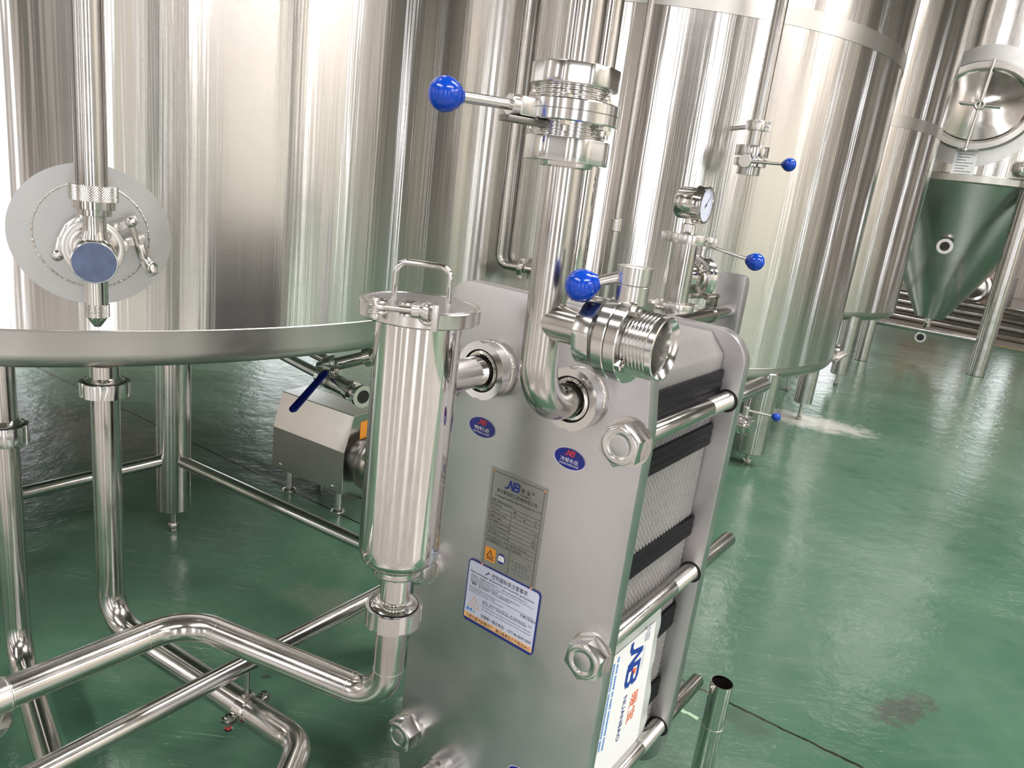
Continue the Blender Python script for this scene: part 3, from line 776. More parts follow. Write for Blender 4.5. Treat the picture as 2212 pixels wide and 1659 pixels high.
g = G(); g.disc(MN, .043, .031, .0083, .0092, zt); cq = part('goggles_sign', g, M_NAVYP, npl, smooth=0)
g = G(); g.flat(MN, rounded([(.0362, .026), (.0498, .026), (.0495, .034), (.0465, .0365), (.039, .0365), (.0365, .034)], .0015), zt*1.8); part('goggles_symbol', g, M_WHITE, cq, smooth=0)
for a, b in ((e, e), (nw-e, e), (e, nh-e), (nw-e, nh-e)):
    g = G(); g.sphere(MN @ V((a, b, 0)), .0022, n=16, m=8, axis=-HX_Y); part('rivet', g, M_COPPER, npl)
# precaution label
x0, z0, x1, z1 = -.1660, -.4575, -.0135, -.3385
ML = frame(H(x0, -.0022, z0), HX_X, UP); lw, lh = x1-x0, z1-z0
g = G(); g.prism(ML, rounded([(0, 0), (lw, 0), (lw, lh), (0, lh)], .008), -.0020, 0); lab = part('precaution_label', g, M_NAVYP, E1, smooth=0, label='white instruction label with blue border and orange bottom strip')
zt = .0002
g = G(); g.flat(ML, rounded([(.0022, .006), (lw-.0022, .006), (lw-.0022, lh-.0022), (.0022, lh-.0022)], [0, 0, .006, .006]), zt); part('label_field', g, M_LABEL, lab, smooth=0)
g = G(); g.rect(ML, .0022, .006, lw-.0022, .0165, zt*2); part('orange_strip', g, M_PEACH, lab, smooth=0)
zt = .0005
g = G()
text(g, ML, '换热器拆装注意事项', .0098, .052, lh-.0165, zt, width=.075, bold=.004)
text(g, ML, 'Heat exchanger disassembly and assembly precautions', .0060, lw/2-.002, lh-.0235, zt, 'CENTER', width=.136, bold=.004)
text(g, ML, '不要打乱板片', .0056, .118, .061, zt, bold=.004); text(g, ML, '顺序', .0056, .012, .073, zt, bold=.004)
text(g, ML, 'and do not disturb the order of the plates', .0040, .070, .047, zt, bold=.012, width=.064)
text(g, ML, '全国统一售后电话：+577-86-8699 0009', .0076, .039, .0205, zt, width=.108, bold=.004)
text(g, ML, '介质为蒸汽的情况下，建议最高压力不超过5KG', .0076, .0075, .0083, zt*1.2, width=.138, bold=.004)
g.stroke(ML, [(.039, lh-.0165), (.044, lh-.0125)], .0018, zt); g.stroke(ML, [(.044, lh-.0125), (.0445, lh-.0092)], .0014, zt); g.stroke(ML, [(.044, lh-.0125), (.0475, lh-.0115)], .0014, zt)
part('lettering', g, M_INK, lab, smooth=0)
g = G()
for s, xx, yy, w in (('拆装前：测量板片的压紧尺寸，同时记录/复测时原始尺寸。', .008, .0885, .122), ('Before disassembly: Measure the compression size of the plate and make a record', .008, .0845, .134), ('(assuming in this state when measured)', .008, .0808, .062), ('拆卸时：均匀对称的松开螺母，依次沿着平移的方向，', .008, .0765, .108), ('重力移动板片，进行清洗或更换密封垫。', .027, .0728, .070), ('When dismantling and dismantling, loosen the nut evenly and symmetrically, remember', .008, .0665, .137), ('the movable plate toward the pillar,', .008, .0628, .058), ('the plate out by one to clean or replace the gasket.', .008, .0588, .076), ('重装时：装好的夹板后间距不变，确认密封垫无错位，压紧', .039, .0500, .105), ('到记录的尺寸。', .039, .0458, .026), ('Reassembly: Restore according to the disassembly state, confirm that', .039, .0405, .104), ('the sealing gasket is not misplaced, and press it to the recorded size', .039, .0350, .104)):
    text(g, ML, s, .0042, xx, yy, zt, width=w)
part('lettering', g, M_GREY, lab, smooth=0)
g = G(); g.stroke(ML, [(.0105, .031), (.0335, .031), (.022, .050)], .0012, zt, close=True); g.rect(ML, .0213, .0365, .0227, .0440, zt); g.rect(ML, .0213, .0335, .0227, .0350, zt); part('warning_triangle', g, M_PEACH, lab, smooth=0)
g = G(); g.disc(ML, .0095, .0240, .0027, .0030, zt); g.disc(ML, .0165, .0242, .0027, .0030, zt); part('round_icons', g, M_LBLUE, lab, smooth=0)
g = G(); g.stroke(ML, [(.0212, .0222), (.0262, .0222), (.0237, .0268)], .0008, zt, close=True); part('triangle_icon', g, M_GREEN, lab, smooth=0)
# oval stickers
def oval(x, z, rx, rz_, cn, en):
    Mo = frame(H(x, -.0006, z), HX_X, UP)
    g = G(); g.disc(Mo, 0, 0, rx+.0012, rz_+.0012, -.0001); o = part('oval_sticker', g, M_WHITE, E1, smooth=0, label='blue oval sticker with red letters')
    g = G(); g.disc(Mo, 0, 0, rx, rz_, .0002); part('blue_field', g, M_OVAL, o, smooth=0)
    g = G(); nb_logo(g, Mo, -.0085, .0045, .017, .0005); part('maker_logo', g, M_RED, o, smooth=0)
    if cn: g = G(); text(g, Mo, cn, .0078, 0, -.0055, .0005, 'CENTER', bold=.01, width=rx*1.15); text(g, Mo, en, .0046, 0, -.0110, .0005, 'CENTER', bold=.01, width=rx*1.28); part('lettering', g, M_WHITE, o, smooth=0)
a = hx_on(1042, 923, 'y', 0); oval(a.x, a.z, .0275, .0165, '物料进', 'MATERIAL INLET')
a = hx_on(1231, 991, 'y', 0); oval(a.x, a.z, .0275, .0165, '冷却水出', 'COOLING WATER OUTLET')
oval(a.x, -.695, .0275, .0165, '', '')

# ---------- document pouch tucked against the plate pack
XPOUCH = .0845
def pp(px, py): q = hx_on(px, py, 'x', XPOUCH); return q
MPch = frame(H(XPOUCH, 0, 0), -UP, HX_Y)      # text runs downwards, letters' tops point to the rear
def pl(px, py): q = pp(px, py); return (-q.z, q.y)
PT = thing('document_pouch', 'clear plastic pouch of white papers tucked beside the plate pack', 'pouch', H(XPOUCH, .18, -.65), YAW)
outl = [(.425, .034), pl(1431, 1302), pl(1428, 1359), pl(1411, 1440), pl(1408, 1485), pl(1401, 1549), pl(1390, 1580), (.83, .20), (.86, .10), (.86, .034)]
g = G(); nr, ncol = 40, 14
def inside(u, lo=.034):
    # right boundary (y) of the outline at text-x u
    best = .034
    for i in range(len(outl)-1):
        (a, b), (c, d) = outl[i], outl[i+1]
        if a != c and min(a, c) <= u <= max(a, c): best = max(best, b+(d-b)*(u-a)/(c-a))
    return best
vs = []; fs = []
for i in range(nr+1):
    u = .426+(.858-.426)*i/nr; ym = inside(u)
    for k in range(ncol+1):
        y = .034+(ym-.034)*k/ncol; vs.append(MPch @ V((u, y, -.001-.0015*(k == ncol)+.0014*sin(u*70+k*.9)*(k/ncol)**2)))
for i in range(nr):
    for k in range(ncol): q = i*(ncol+1)+k; fs.append((q, q+1, q+ncol+2, q+ncol+1))
g.add(vs, fs); part('film', g, M_POUCH, PT, smooth=60)
pap = [pl(1332, 1411), pl(1417, 1340), pl(1377, 1590), (.855, .13), (.855, .036), (.60, .036)]
pap[0] = (pap[0][0], .036)
g = G(); g.flat(MPch, pap, .0008); pa_ = part('paper', g, M_PAPER, PT, smooth=0)
u0, v0 = pl(1364, 1394); u1, v1 = pl(1352, 1486); wv = u1-u0
Mtx = MPch
g = G(); nb_logo(g, MPch, u0, v0, wv*1.02, .0014, 'ink'); part('maker_logo', g, M_BLUEINK, pa_, smooth=0)
g = G(); nb_logo(g, MPch, u0, v0, wv*1.02, .0014, 'dot'); part('logo_dot', g, M_ORED, pa_, smooth=0)
a = pl(1358, 1494); b = pl(1344, 1586); g = G(); text(g, MPch, 'NUANBAO', .020, a[0], a[1]-.020, .0014, width=b[0]-a[0], bold=.004); part('maker_name', g, M_NAVYP, pa_, smooth=0)
a = pl(1362, 1500); b = pl(1350, 1563); g = G(); text(g, MPch, '暖宝', .034, a[0], a[1]+.004, .0014, width=b[0]-a[0], bold=0); part('maker_characters', g, M_ORED, pa_, smooth=0)
g = G()
for r_ in range(5):
    a = pl(1333-r_*3.4, 1422+r_*9)
    u = a[0]; v = pl(1334, 1424)[1]-.014*r_; ue = u+.19-.01*r_
    while u < ue:
        w = random.uniform(.003, .0055); g.rect(MPch, u, v, u+w, v+.006, .0014); u += w+.0016+(.003 if random.random() < .15 else 0)
part('small_print', g, M_LBLUE, pa_, smooth=0)
g = G(); a = pl(1398, 1352)
nb_logo(g, MPch, a[0], a[1], .035, .0014); text(g, MPch, 'NUANBAO', .010, a[0]+.045, a[1]+.004, .0014); part('faint_heading', g, plain('faint_print', (.50, .52, .58), .6), pa_, smooth=0)
# ---------------------------------------------------------------- fittings
def hexbolt(g, p, ax, r=.0075, h=.006):
    g.lathe(p, ax, [(0, r), (h*.8, r), (h, r*.8)], n=6); g.lathe(p, ax, [(h, r*.5), (h+.003, r*.5)], n=12)
def thread_prof(t0, t1, r, d=.0016, pitch=.0036):
    n = max(2, int((t1-t0)/pitch)); pr = [(t0, r-d)]
    for k in range(n):
        a = t0+(t1-t0)*k/n; st = (t1-t0)/n
        pr += [(a+st*.12, r-d), (a+st*.40, r), (a+st*.62, r), (a+st*.9, r-d)]
    return pr
def union_nut(par, p, ax, R, ri, h, hexed=True, slots=False, a0=0.3, mat=None, name='union_nut'):
    M = axis_frame(p, ax)
    out = slotted(R, depth=R*.07, w=R*.24) if slots else hexround(R, R*.962, a0=a0)
    return part(name, ring_prism(M, out, ri, 0, h), mat or M_MACH, par, bev=.0014)
def knob_valve_handle(par, a, b, rr, rk, neck=True):
    """operating rod from a to the ball b"""
    a = V(a); b = V(b); d = (b-a).normalized()
    g = G(); g.cyl(a, b-d*rk*.8, rr, n=24); h = part('handle', g, M_SAT, par)
    g = G(); g.sphere(b, rk, n=48, m=32)
    g.lathe(b-d*rk*1.08, d, [(0, rk*.42), (rk*.06, rk*.46), (rk*.35, rk*.72)], n=40)
    part('ball_knob', g, M_BLUE, h, smooth=60, label='blue ball knob')
    return h
def tri_clamp(par, p, ax, R, ri, h, side, bolt=True, name='tri_clamp'):
    M = axis_frame(p, ax); s = V(side); s = (s-V(ax).normalized()*s.dot(V(ax).normalized())).normalized()
    o = part(name, ring_prism(axis_frame(V(p)-V(ax).normalized()*h/2, ax), ngon(56, R), ri, 0, h), M_SAT, par, bev=min(.002, h*.15))
    q = V(p)+s*(R+.006); A = V(ax).normalized(); c = A.cross(s)
    g = G()
    for k in (-1, 1): g = G(); g.box(q+c*.006*k, s, A, c, .020, h*.95, .004); part('clamp_lug', g, M_SAT, o, bev=.0012)
    g = G(); g.box(V(p)-s*(R+.003), s, A, c, .012, h*.9, .014); part('hinge_lug', g, M_SAT, o, bev=.0012)
    if bolt:
        g = G(); b0 = q-c*.014; b1 = q+c*.026; g.cyl(b0, b1, .0032, n=14); g.sphere(b0, .0048, n=14, m=8)
        g.box(b1+c*.004, s, A, c, .020, .007, .012); part('wing_nut', g, M_POL, o, bev=.002)
    return o

# ---------------------------------------------------------------- riser pipe with tee and elbow, top valve, upper pipe
AX = V((.0327, .949, 0))
def az_(z): return V((AX.x-.0115*max(0, z-1.13), AX.y, z))
RP = thing('riser_pipe', 'polished riser pipe with tee and elbow feeding the right port of the exchanger', 'pipe', H(0, -.1195, -.06))
g = G(); g.sweep([az_(1.345), az_(1.006), H(0, -.026, 0)], .0257, .070, n=56, seg=16); part('tube', g, M_PIPE, RP)
def LX(px, py): t = tan(az_of(px, py)); return (.949*t-.0327)/(.8163+.5776*t)
ZT = 1.131
def BR(L): return az_(ZT)+HX_X*L
L0, L1, L2, L3, L4, L5, L6 = [LX(q_, 690+.222*(q_-1182)) for q_ in (1274, 1309, 1323, 1348, 1374, 1427, 1438)]
g = G(); g.lathe(BR(0), HX_X, [(.004, .0243), (.030, .0243), (.038, .0240), (.046, .0238), (L0+.01, .0238)], n=56); part('tee_branch', g, M_PIPE, RP)
union_nut(RP, BR(L0), HX_X, .0445, .0238, L1-L0, a0=.2)
union_nut(RP, az_(1.3285), UP, .0520, .0255, .028, a0=.25)
g = G(); g.lathe(az_(1.322), UP, [(0, .0258), (.002, .034), (.008, .036)], n=48); part('nut_liner', g, M_POL, RP)

VA = thing('butterfly_valve', 'butterfly valve on the riser pipe, its blue ball handle swung left', 'valve', az_(1.357))
g = G(); g.lathe(V((az_(1.385).x, AX.y, 0)), UP, thread_prof(1.355, 1.375, .0440, .002, .004), n=64); part('lower_thread', g, M_MACH, VA)
g = G(); g.lathe(V((az_(1.385).x, AX.y, 0)), UP, thread_prof(1.398, 1.417, .0440, .002, .004), n=64); part('upper_thread', g, M_MACH, VA)
g = G(); g.lathe(V((az_(1.385).x, AX.y, 0)), UP, [(1.3735, .0575), (1.375, .059), (1.3855, .059), (1.3862, .0582)], n=72); part('lower_flange', g, M_MACH, VA)
g = G(); g.lathe(V((az_(1.385).x, AX.y, 0)), UP, [(1.3864, .0582), (1.3871, .059), (1.397, .059), (1.3985, .0575)], n=72); part('upper_flange', g, M_MACH, VA)
for a in (radians(205), radians(262), radians(318), radians(25), radians(80), radians(140)):
    p = V((az_(1.385).x, AX.y, 0))+V((cos(a), sin(a), 0))*.052
    g = G(); g.cyl(p+UP*1.362, p+UP*1.4025, .0036, n=12); hexbolt(g, p+UP*1.3735, -UP, .0068, .0055); hexbolt(g, p+UP*1.3985, UP, .0062, .004)
    part('flange_bolt', g, M_POL, VA)
kb = at_d(962, 203, .865); hd = (kb-az_(1.3838)); hd.z = 0; hd.normalize()
g = G(); sb = az_(1.3838)+hd*.072
g.box(az_(1.3838)+hd*.066, hd, hd.cross(UP), UP, .026, .026, .022); part('stem_boss', g, M_SAT, VA, bev=.003)
g = G(); g.cyl(az_(1.3838)+hd*.055, az_(1.3838)+hd*.088, .0125, n=32, ch=.001); part('stem', g, M_SAT, VA)
hs = az_(1.3838)+hd*.080
knob_valve_handle(VA, hs, kb, .0062, .0192)
g = G(); g.box(az_(1.3685)+hd*.060, hd, hd.cross(UP), UP, .066, .022, .007); part('index_plate', g, M_DARKST, VA, bev=.001)

UPI = thing('upper_pipe', 'polished vertical pipe rising out of the frame above the top valve', 'pipe', az_(1.41))
g = G(); g.cyl(az_(1.420), V((az_(1.42).x-.004, AX.y, 2.6)), .0268, n=56); part('tube', g, M_PIPE, UPI)
union_nut(UPI, az_(1.4150), UP, .0535, .0262, .0235, a0=.55)

# tee valve
VB = thing('butterfly_valve', 'open-ended butterfly valve on the tee branch, threaded mouth facing right', 'valve', BR((L2+L4)/2))
g = G(); g.lathe(BR(0), HX_X, thread_prof(L1-.004, L2, .036, .002, .004), n=56); part('inner_thread', g, M_MACH, VB)
for nm, a, b in (('rear_flange', L2, L3-.0003), ('front_flange', L3+.0003, L4)):
    g = G(); g.lathe(BR(0), HX_X, [(a, .0505), (a+.0012, .052), (b-.0012, .052), (b, .0508)], n=72); part(nm, g, M_MACH, VB)
pr = thread_prof(L4-.001, L5, .0400, .0020, .0044)
g = G(); g.lathe(BR(0), HX_X, [(L4-.002, .030)] + pr + [(L5, .0392), (L6, .0385), (L6+.001, .0365), (L6-.004, .0325), (L6-.010, .0305), (L4-.0015, .0300)], n=72, closed=True); part('threaded_mouth', g, M_MACH, VB)
g = G(); g.lathe(BR(0), HX_X, [(L4+.004, .0302), (L4+.003, .018), (L4+.004, 0)], n=40); part('closing_disc', g, M_DARKST, VB)
for a in (radians(-62), radians(118), radians(30), radians(210)):
    g = G(); Mq = axis_frame(BR(L4), HX_X); p = Mq @ V((cos(a)*.0455, sin(a)*.0455, 0)); hexbolt(g, p, HX_X, .0072, .008); part('flange_bolt', g, M_POL, VB)
LS = (L2+L4)/2; sp0 = BR(LS)+UP*.046
zt1 = at_d(1388, 618, hypot(BR(LS).x, BR(LS).y)).z; zt2 = at_d(1392, 580, hypot(BR(LS).x, BR(LS).y)).z
sxy = at_d(1390, 600, hypot(BR(LS).x, BR(LS).y)); sq = V((BR(LS).x, BR(LS).y, 0))
g = G(); g.cyl(sq+UP*(ZT+.044), sq+UP*zt1, .0205, n=48, ch=.0008); part('stem_housing', g, M_SAT, VB)
g = G(); g.cyl(sq+UP*(zt1+.0006), sq+UP*zt2, .0208, n=48, ch=.001); g.pipe(sq+UP*(zt2-.001), sq+UP*(zt2+.0008), .0212, .0150); part('stem_cap', g, M_SAT, VB)
kb = at_d(1256, 617, .885); knob_valve_handle(VB, sq+UP*(zt1+.014), kb, .0068, .0202)

# second vertical pipe just behind the riser
q = at_d(1309, 50, 1.56); BP = thing('vertical_pipe', 'bright vertical pipe standing directly behind the riser pipe', 'pipe', (q.x, q.y, 0))
g = G(); g.cyl((q.x, q.y, 0), (q.x, q.y, 2.9), .0305, n=48); part('tube', g, M_MIR, BP)

# ---------------------------------------------------------------- strainer
SA = H(-.168, -.178, 0)
def sz(z): return V((SA.x, SA.y, z))
ST = thing('inline_strainer', 'mirror-polished upright strainer with a looped lid handle, left of the exchanger', 'strainer', sz(.62))
g = G(); g.lathe(sz(0), UP, [(.7035, .0245), (.7055, .032), (.709, .037), (.714, .0385), (.7195, .0375), (.7245, .0405), (.7300, .0500), (.737, .0572), (.746, .0602), (.76, .0605), (1.098, .0605), (1.100, .064), (1.104, .066)], n=96); part('body', g, M_MIR, ST, smooth=50)
g = G(); g.lathe(sz(0), UP, [(.655, .0235), (.704, .0235), (.706, .027)], n=64); part('outlet_neck', g, M_POL, ST)
g = G(); g.lathe(sz(0), UP, [(1.1035, .060), (1.1035, .0815), (1.105, .0835), (1.123, .0835), (1.1245, .0820), (1.1245, .0765), (1.1225, .0745), (1.1195, .060)], n=96, closed=True); cl = part('clamp_ring', g, M_SAT, ST)
g = G(); g.lathe(sz(0), UP, [(1.108, .070), (1.1228, .0735), (1.1238, .0725), (1.1236, .064), (1.1234, 0)], n=96); part('lid', g, M_PLATE, ST)
ha = at_d(848, 640, 1.0); hb = at_d(968, 644, .985); ha = V((ha.x, ha.y, 1.1225)); hb = V((hb.x, hb.y, 1.1225)); mid = (ha+hb)/2; sh_ = sz(1.1225)-mid; sh_ = sh_*.75
ha += sh_; hb += sh_
ht = at_d(905, 570, 1.0).z
g = G(); g.sweep([ha-UP*.001, V((ha.x, ha.y, ht)), V((hb.x, hb.y, ht)), hb-UP*.001], .0043, .016, n=20, seg=8); part('lid_handle', g, M_POL, ST)
# swing bolt at the front of the clamp ring
b0 = at_d(812, 662, .932); b1 = at_d(900, 672, .915); bd = (b1-b0).normalized(); b2 = at_d(925, 680, .912)
out = V((b0.x-SA.x, b0.y-SA.y, 0)).normalized()
g = G(); g.box(b0-out*.008+UP*.0065, bd, UP.cross(bd), UP, .022, .024, .004); g.box(b0-out*.008-UP*.0065, bd, UP.cross(bd), UP, .022, .024, .004)
g.cyl(b0-UP*.012, b0+UP*.012, .0050, n=18); g.sphere(b0-UP*.013, .0065, n=18, m=10)
out2 = V((b1.x-SA.x, b1.y-SA.y, 0)).normalized()
g.box(b1-out2*.010+UP*.007-bd*.012, bd, UP.cross(bd), UP, .016, .026, .004); g.box(b1-out2*.010-UP*.007-bd*.012, bd, UP.cross(bd), UP, .016, .026, .004)
part('clamp_lugs', g, M_POL, cl, bev=.0012)
g = G(); Lb = (b1-b0).length; g.lathe(b0, bd, [(0, .0052), (.008, .0052), (.012, .0045)] + thread_prof(.012, Lb-.002, .0047, .0008, .0019) + [(Lb, .004)], n=20)
part('swing_bolt', g, M_SAT, cl)
g = G(); g.lathe(b1-bd*.006, bd, [(0, .0085), (.002, .0098), (.012, .0098), (.016, .0125), (.024, .0135)], n=28)
nrm = (CAMP-b2); nrm.z *= .3; nrm = (nrm-bd*nrm.dot(bd)*.2).normalized()
g.torus(b2, nrm, .0105, .0035, n=36, m=10); g.box(b2+bd*.010-UP*.003, bd, UP.cross(bd), UP, .008, .010, .034)
part('wing_nut', g, M_SAT, cl, bev=.001)
# neck to the port
g = G(); g.lathe(H(-.168, -.178, 0), HX_Y, [(.045, .0255), (.058, .0265), (.066, .0245), (.105, .0245), (.118, .0245), (.1475, .0265), (.149, .0320), (.160, .0335)], n=56); part('side_outlet', g, M_POL, ST)
nt = part('slotted_ring_nut', ring_prism(axis_frame(sz(.621), UP), slotted(.0435, depth=.0028, w=.012), .0242, 0, .030), M_MACH, ST, bev=.0014)
g = G(); g.lathe(sz(0), UP, [(.648, .036), (.6525, .0365), (.656, .033), (.660, .026)], n=56); part('nut_liner', g, M_POL, ST)
g = G(); g.torus(sz(.6515), UP, .0372, .0009, n=64, m=8); part('seal_ring', g, M_GASK, ST)

# ---------------------------------------------------------------- wort pipe from the strainer to the left
ZC = .472
PC = thing('bent_pipe', 'fat bent pipe running from the strainer foot out of the left edge', 'pipe', sz(ZC))
pc1 = at_z(405, 1339, ZC); pc0 = at_z(-150, 1568, ZC); pcm = at_z(18, 1497, ZC)
g = G(); g.sweep([sz(.636), sz(ZC), pc1, pcm], .0247, n=48, bends=[.062, .085], seg=16); part('tube', g, M_PIPE, PC)
g = G(); d_ = (pc0-pcm).normalized(); g.cyl(pcm, pc0, .0262, n=40); g.torus(pcm+d_*.003, d_, .0254, .0016, n=48); part('sleeve', g, M_SAT, PC)
g = G()
for (p, dr_) in ((sz(ZC+.064), UP), (sz(ZC)+(pc1-sz(ZC)).normalized()*.066, (pc1-sz(ZC)).normalized()), (pc1+(sz(ZC)-pc1).normalized()*.075, (sz(ZC)-pc1).normalized()), (pc1+(pcm-pc1).normalized()*.078, (pcm-pc1).normalized())):
    g.torus(p, dr_, .0246, .0006, n=48, m=8)
part('weld_seams', g, M_WELD, PC)
# clip with a bolt under the sleeve at the left edge
q = at_z(8, 1560, .40); CLP = thing('pipe_clip', 'small bolted clip under the bent pipe, cut by the left edge', 'clip', q)
g = G(); g.box(q+UP*.012, (1, 0, 0), (0, 1, 0), UP, .010, .030, .055); part('strap', g, M_SAT, CLP, bev=.002)
g = G(); vd = (CAMP-q).normalized(); g.cyl(q-vd*.02, q+vd*.012, .0085, n=20); g.lathe(q+vd*.010, vd, [(0, .011), (.006, .011)], n=6); part('bolt', g, M_POL, CLP)

# ---------------------------------------------------------------- pipes under the left tank
DA = 1.772; a_ = at_d(231, 1000, DA)
PA = thing('drain_pipe', 'tall pipe dropping from under the left tank, bent along the floor', 'pipe', (a_.x, a_.y, .2))
ze = at_d(243, 1338, DA).z; rA = .0298
pa1 = at_z(650, 1608, ze); pa2 = at_z(575, 1800, ze)
g = G(); g.sweep([(a_.x, a_.y, .805), (a_.x, a_.y, ze), pa1, pa2], rA, n=48, bends=[.085, .075], seg=16); part('tube', g, M_PIPE, PA)
zu0 = at_d(224, 852, DA).z; zu1 = at_d(224, 822, DA).z
part('slotted_ring_nut', ring_prism(axis_frame((a_.x, a_.y, zu0), UP), slotted(.0505, depth=.0028, w=.012), .030, 0, zu1-zu0), M_MACH, PA, bev=.0016)
g = G(); g.lathe((a_.x, a_.y, zu1), UP, [(-.003, .041), (.0015, .041), (.004, .036), (.010, .0305)], n=48); part('nut_liner', g, M_POL, PA)
g = G(); g.torus((a_.x, a_.y, zu1), UP, .0425, .0011, n=56, m=8); part('seal_ring', g, M_GASK, PA)
DB = 1.80; b_ = at_d(14, 1000, DB)
PB = thing('drain_pipe', 'vertical pipe with a ring union at the far left edge', 'pipe', (b_.x, b_.y, .2))
rB = .0262
pb1 = at_z(150, 1780, .10)
g = G(); g.sweep([(b_.x, b_.y, .805), (b_.x, b_.y, .10), pb1], rB, n=40, bends=[.085], seg=14); part('tube', g, M_PIPE, PB)
zu0 = at_d(16, 955, DB).z; zu1 = at_d(16, 915, DB).z
part('slotted_ring_nut', ring_prism(axis_frame((b_.x, b_.y, zu0), UP), slotted(.0455, depth=.0028, w=.012), .0262, 0, zu1-zu0), M_MACH, PB, bev=.0016)
g = G(); g.lathe((b_.x, b_.y, zu1), UP, [(-.003, .037), (.0015, .037), (.004, .033), (.012, .0275)], n=48); part('nut_liner', g, M_POL, PB)
g = G(); g.torus((b_.x, b_.y, zu1), UP, .0385, .0011, n=56, m=8); part('seal_ring', g, M_GASK, PB)
# hanger on the cross brace carrying the floor pipe
dirA = (pa1-V((a_.x, a_.y, ze))).normalized()
best = None
for k in range(400):
    p = V((a_.x, a_.y, ze)).lerp(pa1, k/400)
    d = ray(538, 1523); # nearest point of the floor pipe to that view ray
    v = p-CAMP; dist = (v - d*(v.dot(d)/d.dot(d))).length
    if best is None or dist < best[0]: best = (dist, p)
hp_ = best[1]
HG = thing('pipe_hanger', 'small pipe clamp with red washer hanging under the cross brace', 'clamp', hp_)
side = UP.cross(dirA).normalized()
g = G(); g.pipe(hp_-dirA*.011, hp_+dirA*.011, rA+.004, rA+.0005, n=44); ring = part('clamp_band', g, M_POL, HG)
g = G()
for s in (-1, 1):
    for dz in (.005, -.005): g.box(hp_+side*s*(rA+.014)+UP*dz, side, dirA, UP, .026, .022, .003)
    part('band_ear', g, M_POL, HG, bev=.0008); g = G()
    g.cyl(hp_+side*s*(rA+.016)-UP*.026, hp_+side*s*(rA+.016)+UP*.014, .0035, n=14); g.lathe(hp_+side*s*(rA+.016)+UP*.0065, UP, [(0, .008), (.006, .008)], n=6); g.lathe(hp_+side*s*(rA+.016)-UP*.026, UP, [(0, .007), (.006, .009)], n=16)
    part('clamp_bolt', g, M_POL, HG); g = G()
    if s == -1:
        r_ = G(); r_.cyl(hp_+side*s*(rA+.016)-UP*.016, hp_+side*s*(rA+.016)-UP*.0075, .0068, n=20); part('red_washer', r_, M_REDPL, HG)
g = G(); g.cyl(hp_+UP*(rA+.002), V((hp_.x, hp_.y, max(ZJ-rb*.8, hp_.z+rA+.02))), .0055, n=20); g.lathe(hp_+UP*(rA+.002), UP, [(0, .010), (.010, .010)], n=6); part('hanger_rod', g, M_POL, HG)

# ---------------------------------------------------------------- sight tube with valve on the left tank
P1 = hit_cyl(199, 508, C1, R1); n1 = V((P1.x-C1[0], P1.y-C1[1], 0)).normalized(); X1_ = UP.cross(n1).normalized()
if X1_.dot(CR) < 0: X1_ = -X1_
MS = Matrix.Identity(4)
for i in range(3): MS[i][0], MS[i][1], MS[i][2], MS[i][3] = X1_[i], UP[i], n1[i], P1[i]
def on_plane(px, py, z):
    d = ray(px, py); o = CAMP-(P1+n1*z); t = -o.dot(n1)/d.dot(n1); w = CAMP+d*t-P1; return (w.dot(X1_), w.dot(UP))
def SP(px, py, z): x, y = on_plane(px, py, z); return MS @ V((x, y, z))
rD = abs(on_plane(376, 505, 0)[0]-on_plane(17, 505, 0)[0])/2; rDv = abs(on_plane(197, 352, 0)[1]-on_plane(197, 655, 0)[1])/2
g = patch(C1, R1, P1, .10, rD, .10, rDv, .0012, n=128); part('ferrule_disc', g, M_DISC, T1)
rW = abs(on_plane(325, 512, 0)[0]-on_plane(72, 512, 0)[0])/2; rWv = abs(on_plane(199, 401, 0)[1]-on_plane(199, 625, 0)[1])/2
g = patch(C1, R1, P1, .02, rW, .02, rWv, .0026, n=128); part('ferrule_disc', g, M_DISC, T1)
vs = []; fs = []; n_ = 220; m_ = 8; a0 = atan2(P1.y-C1[1], P1.x-C1[0])
for i in range(n_):
    th = 2*pi*i/n_; w_ = 1+.25*sin(i*1.7)+.15*sin(i*.6)
    for k in range(m_):
        ph = 2*pi*k/m_; u = (rW+.0019*w_*cos(ph))*cos(th); v = (rWv+.0019*w_*cos(ph))*sin(th); a = a0+u/R1; rr = R1+.0026+.0017*w_*sin(ph)
        vs.append((C1[0]+rr*cos(a), C1[1]+rr*sin(a), P1.z+v))
for i in range(n_):
    j = (i+1) % n_
    for k in range(m_): l = (k+1) % m_; fs.append((i*m_+k, j*m_+k, j*m_+l, i*m_+l))
g = G(); g.add(vs, fs); part('weld_bead', g, M_WELD, T1)
DS = hypot(P1.x, P1.y)-.135
tq = at_d(199, 300, DS); off = DS
SV = thing('sight_tube_valve', 'knurled sight-tube valve with a blue round face, clamped to the left tank', 'valve', (tq.x, tq.y, 1.1))
def sx_(py): return at_d(202, py, DS).z
def kn(g, p, r, h, n=44, rows=5):
    """diamond knurl: little pyramids round a cylinder"""
    vs = []; fs = []
    for k in range(rows*2+1):
        z = h*k/(rows*2)
        for i in range(n*2):
            a = pi*i/n; b = ((i+k) % 2); vs.append((p.x+(r+.0011*b)*cos(a), p.y+(r+.0011*b)*sin(a), p.z+z))
    N = n*2
    for k in range(rows*2):
        for i in range(N):
            j = (i+1) % N; q = [k*N+i, k*N+j, (k+1)*N+j, (k+1)*N+i]
            if (i+k) % 2: fs += [(q[0], q[1], q[2]), (q[0], q[2], q[3])]
            else: fs += [(q[0], q[1], q[3]), (q[1], q[2], q[3])]
    g.add(vs, fs)
    g.lathe(p, UP, [(0, 0), (0, r), (0, r-.0005)], n=40); g.lathe(p, UP, [(h-.0003, r-.0005), (h, r), (h, 0)], n=40)
mp = .00001+(at_d(232, 300, DS)-at_d(165, 300, DS)).length/67
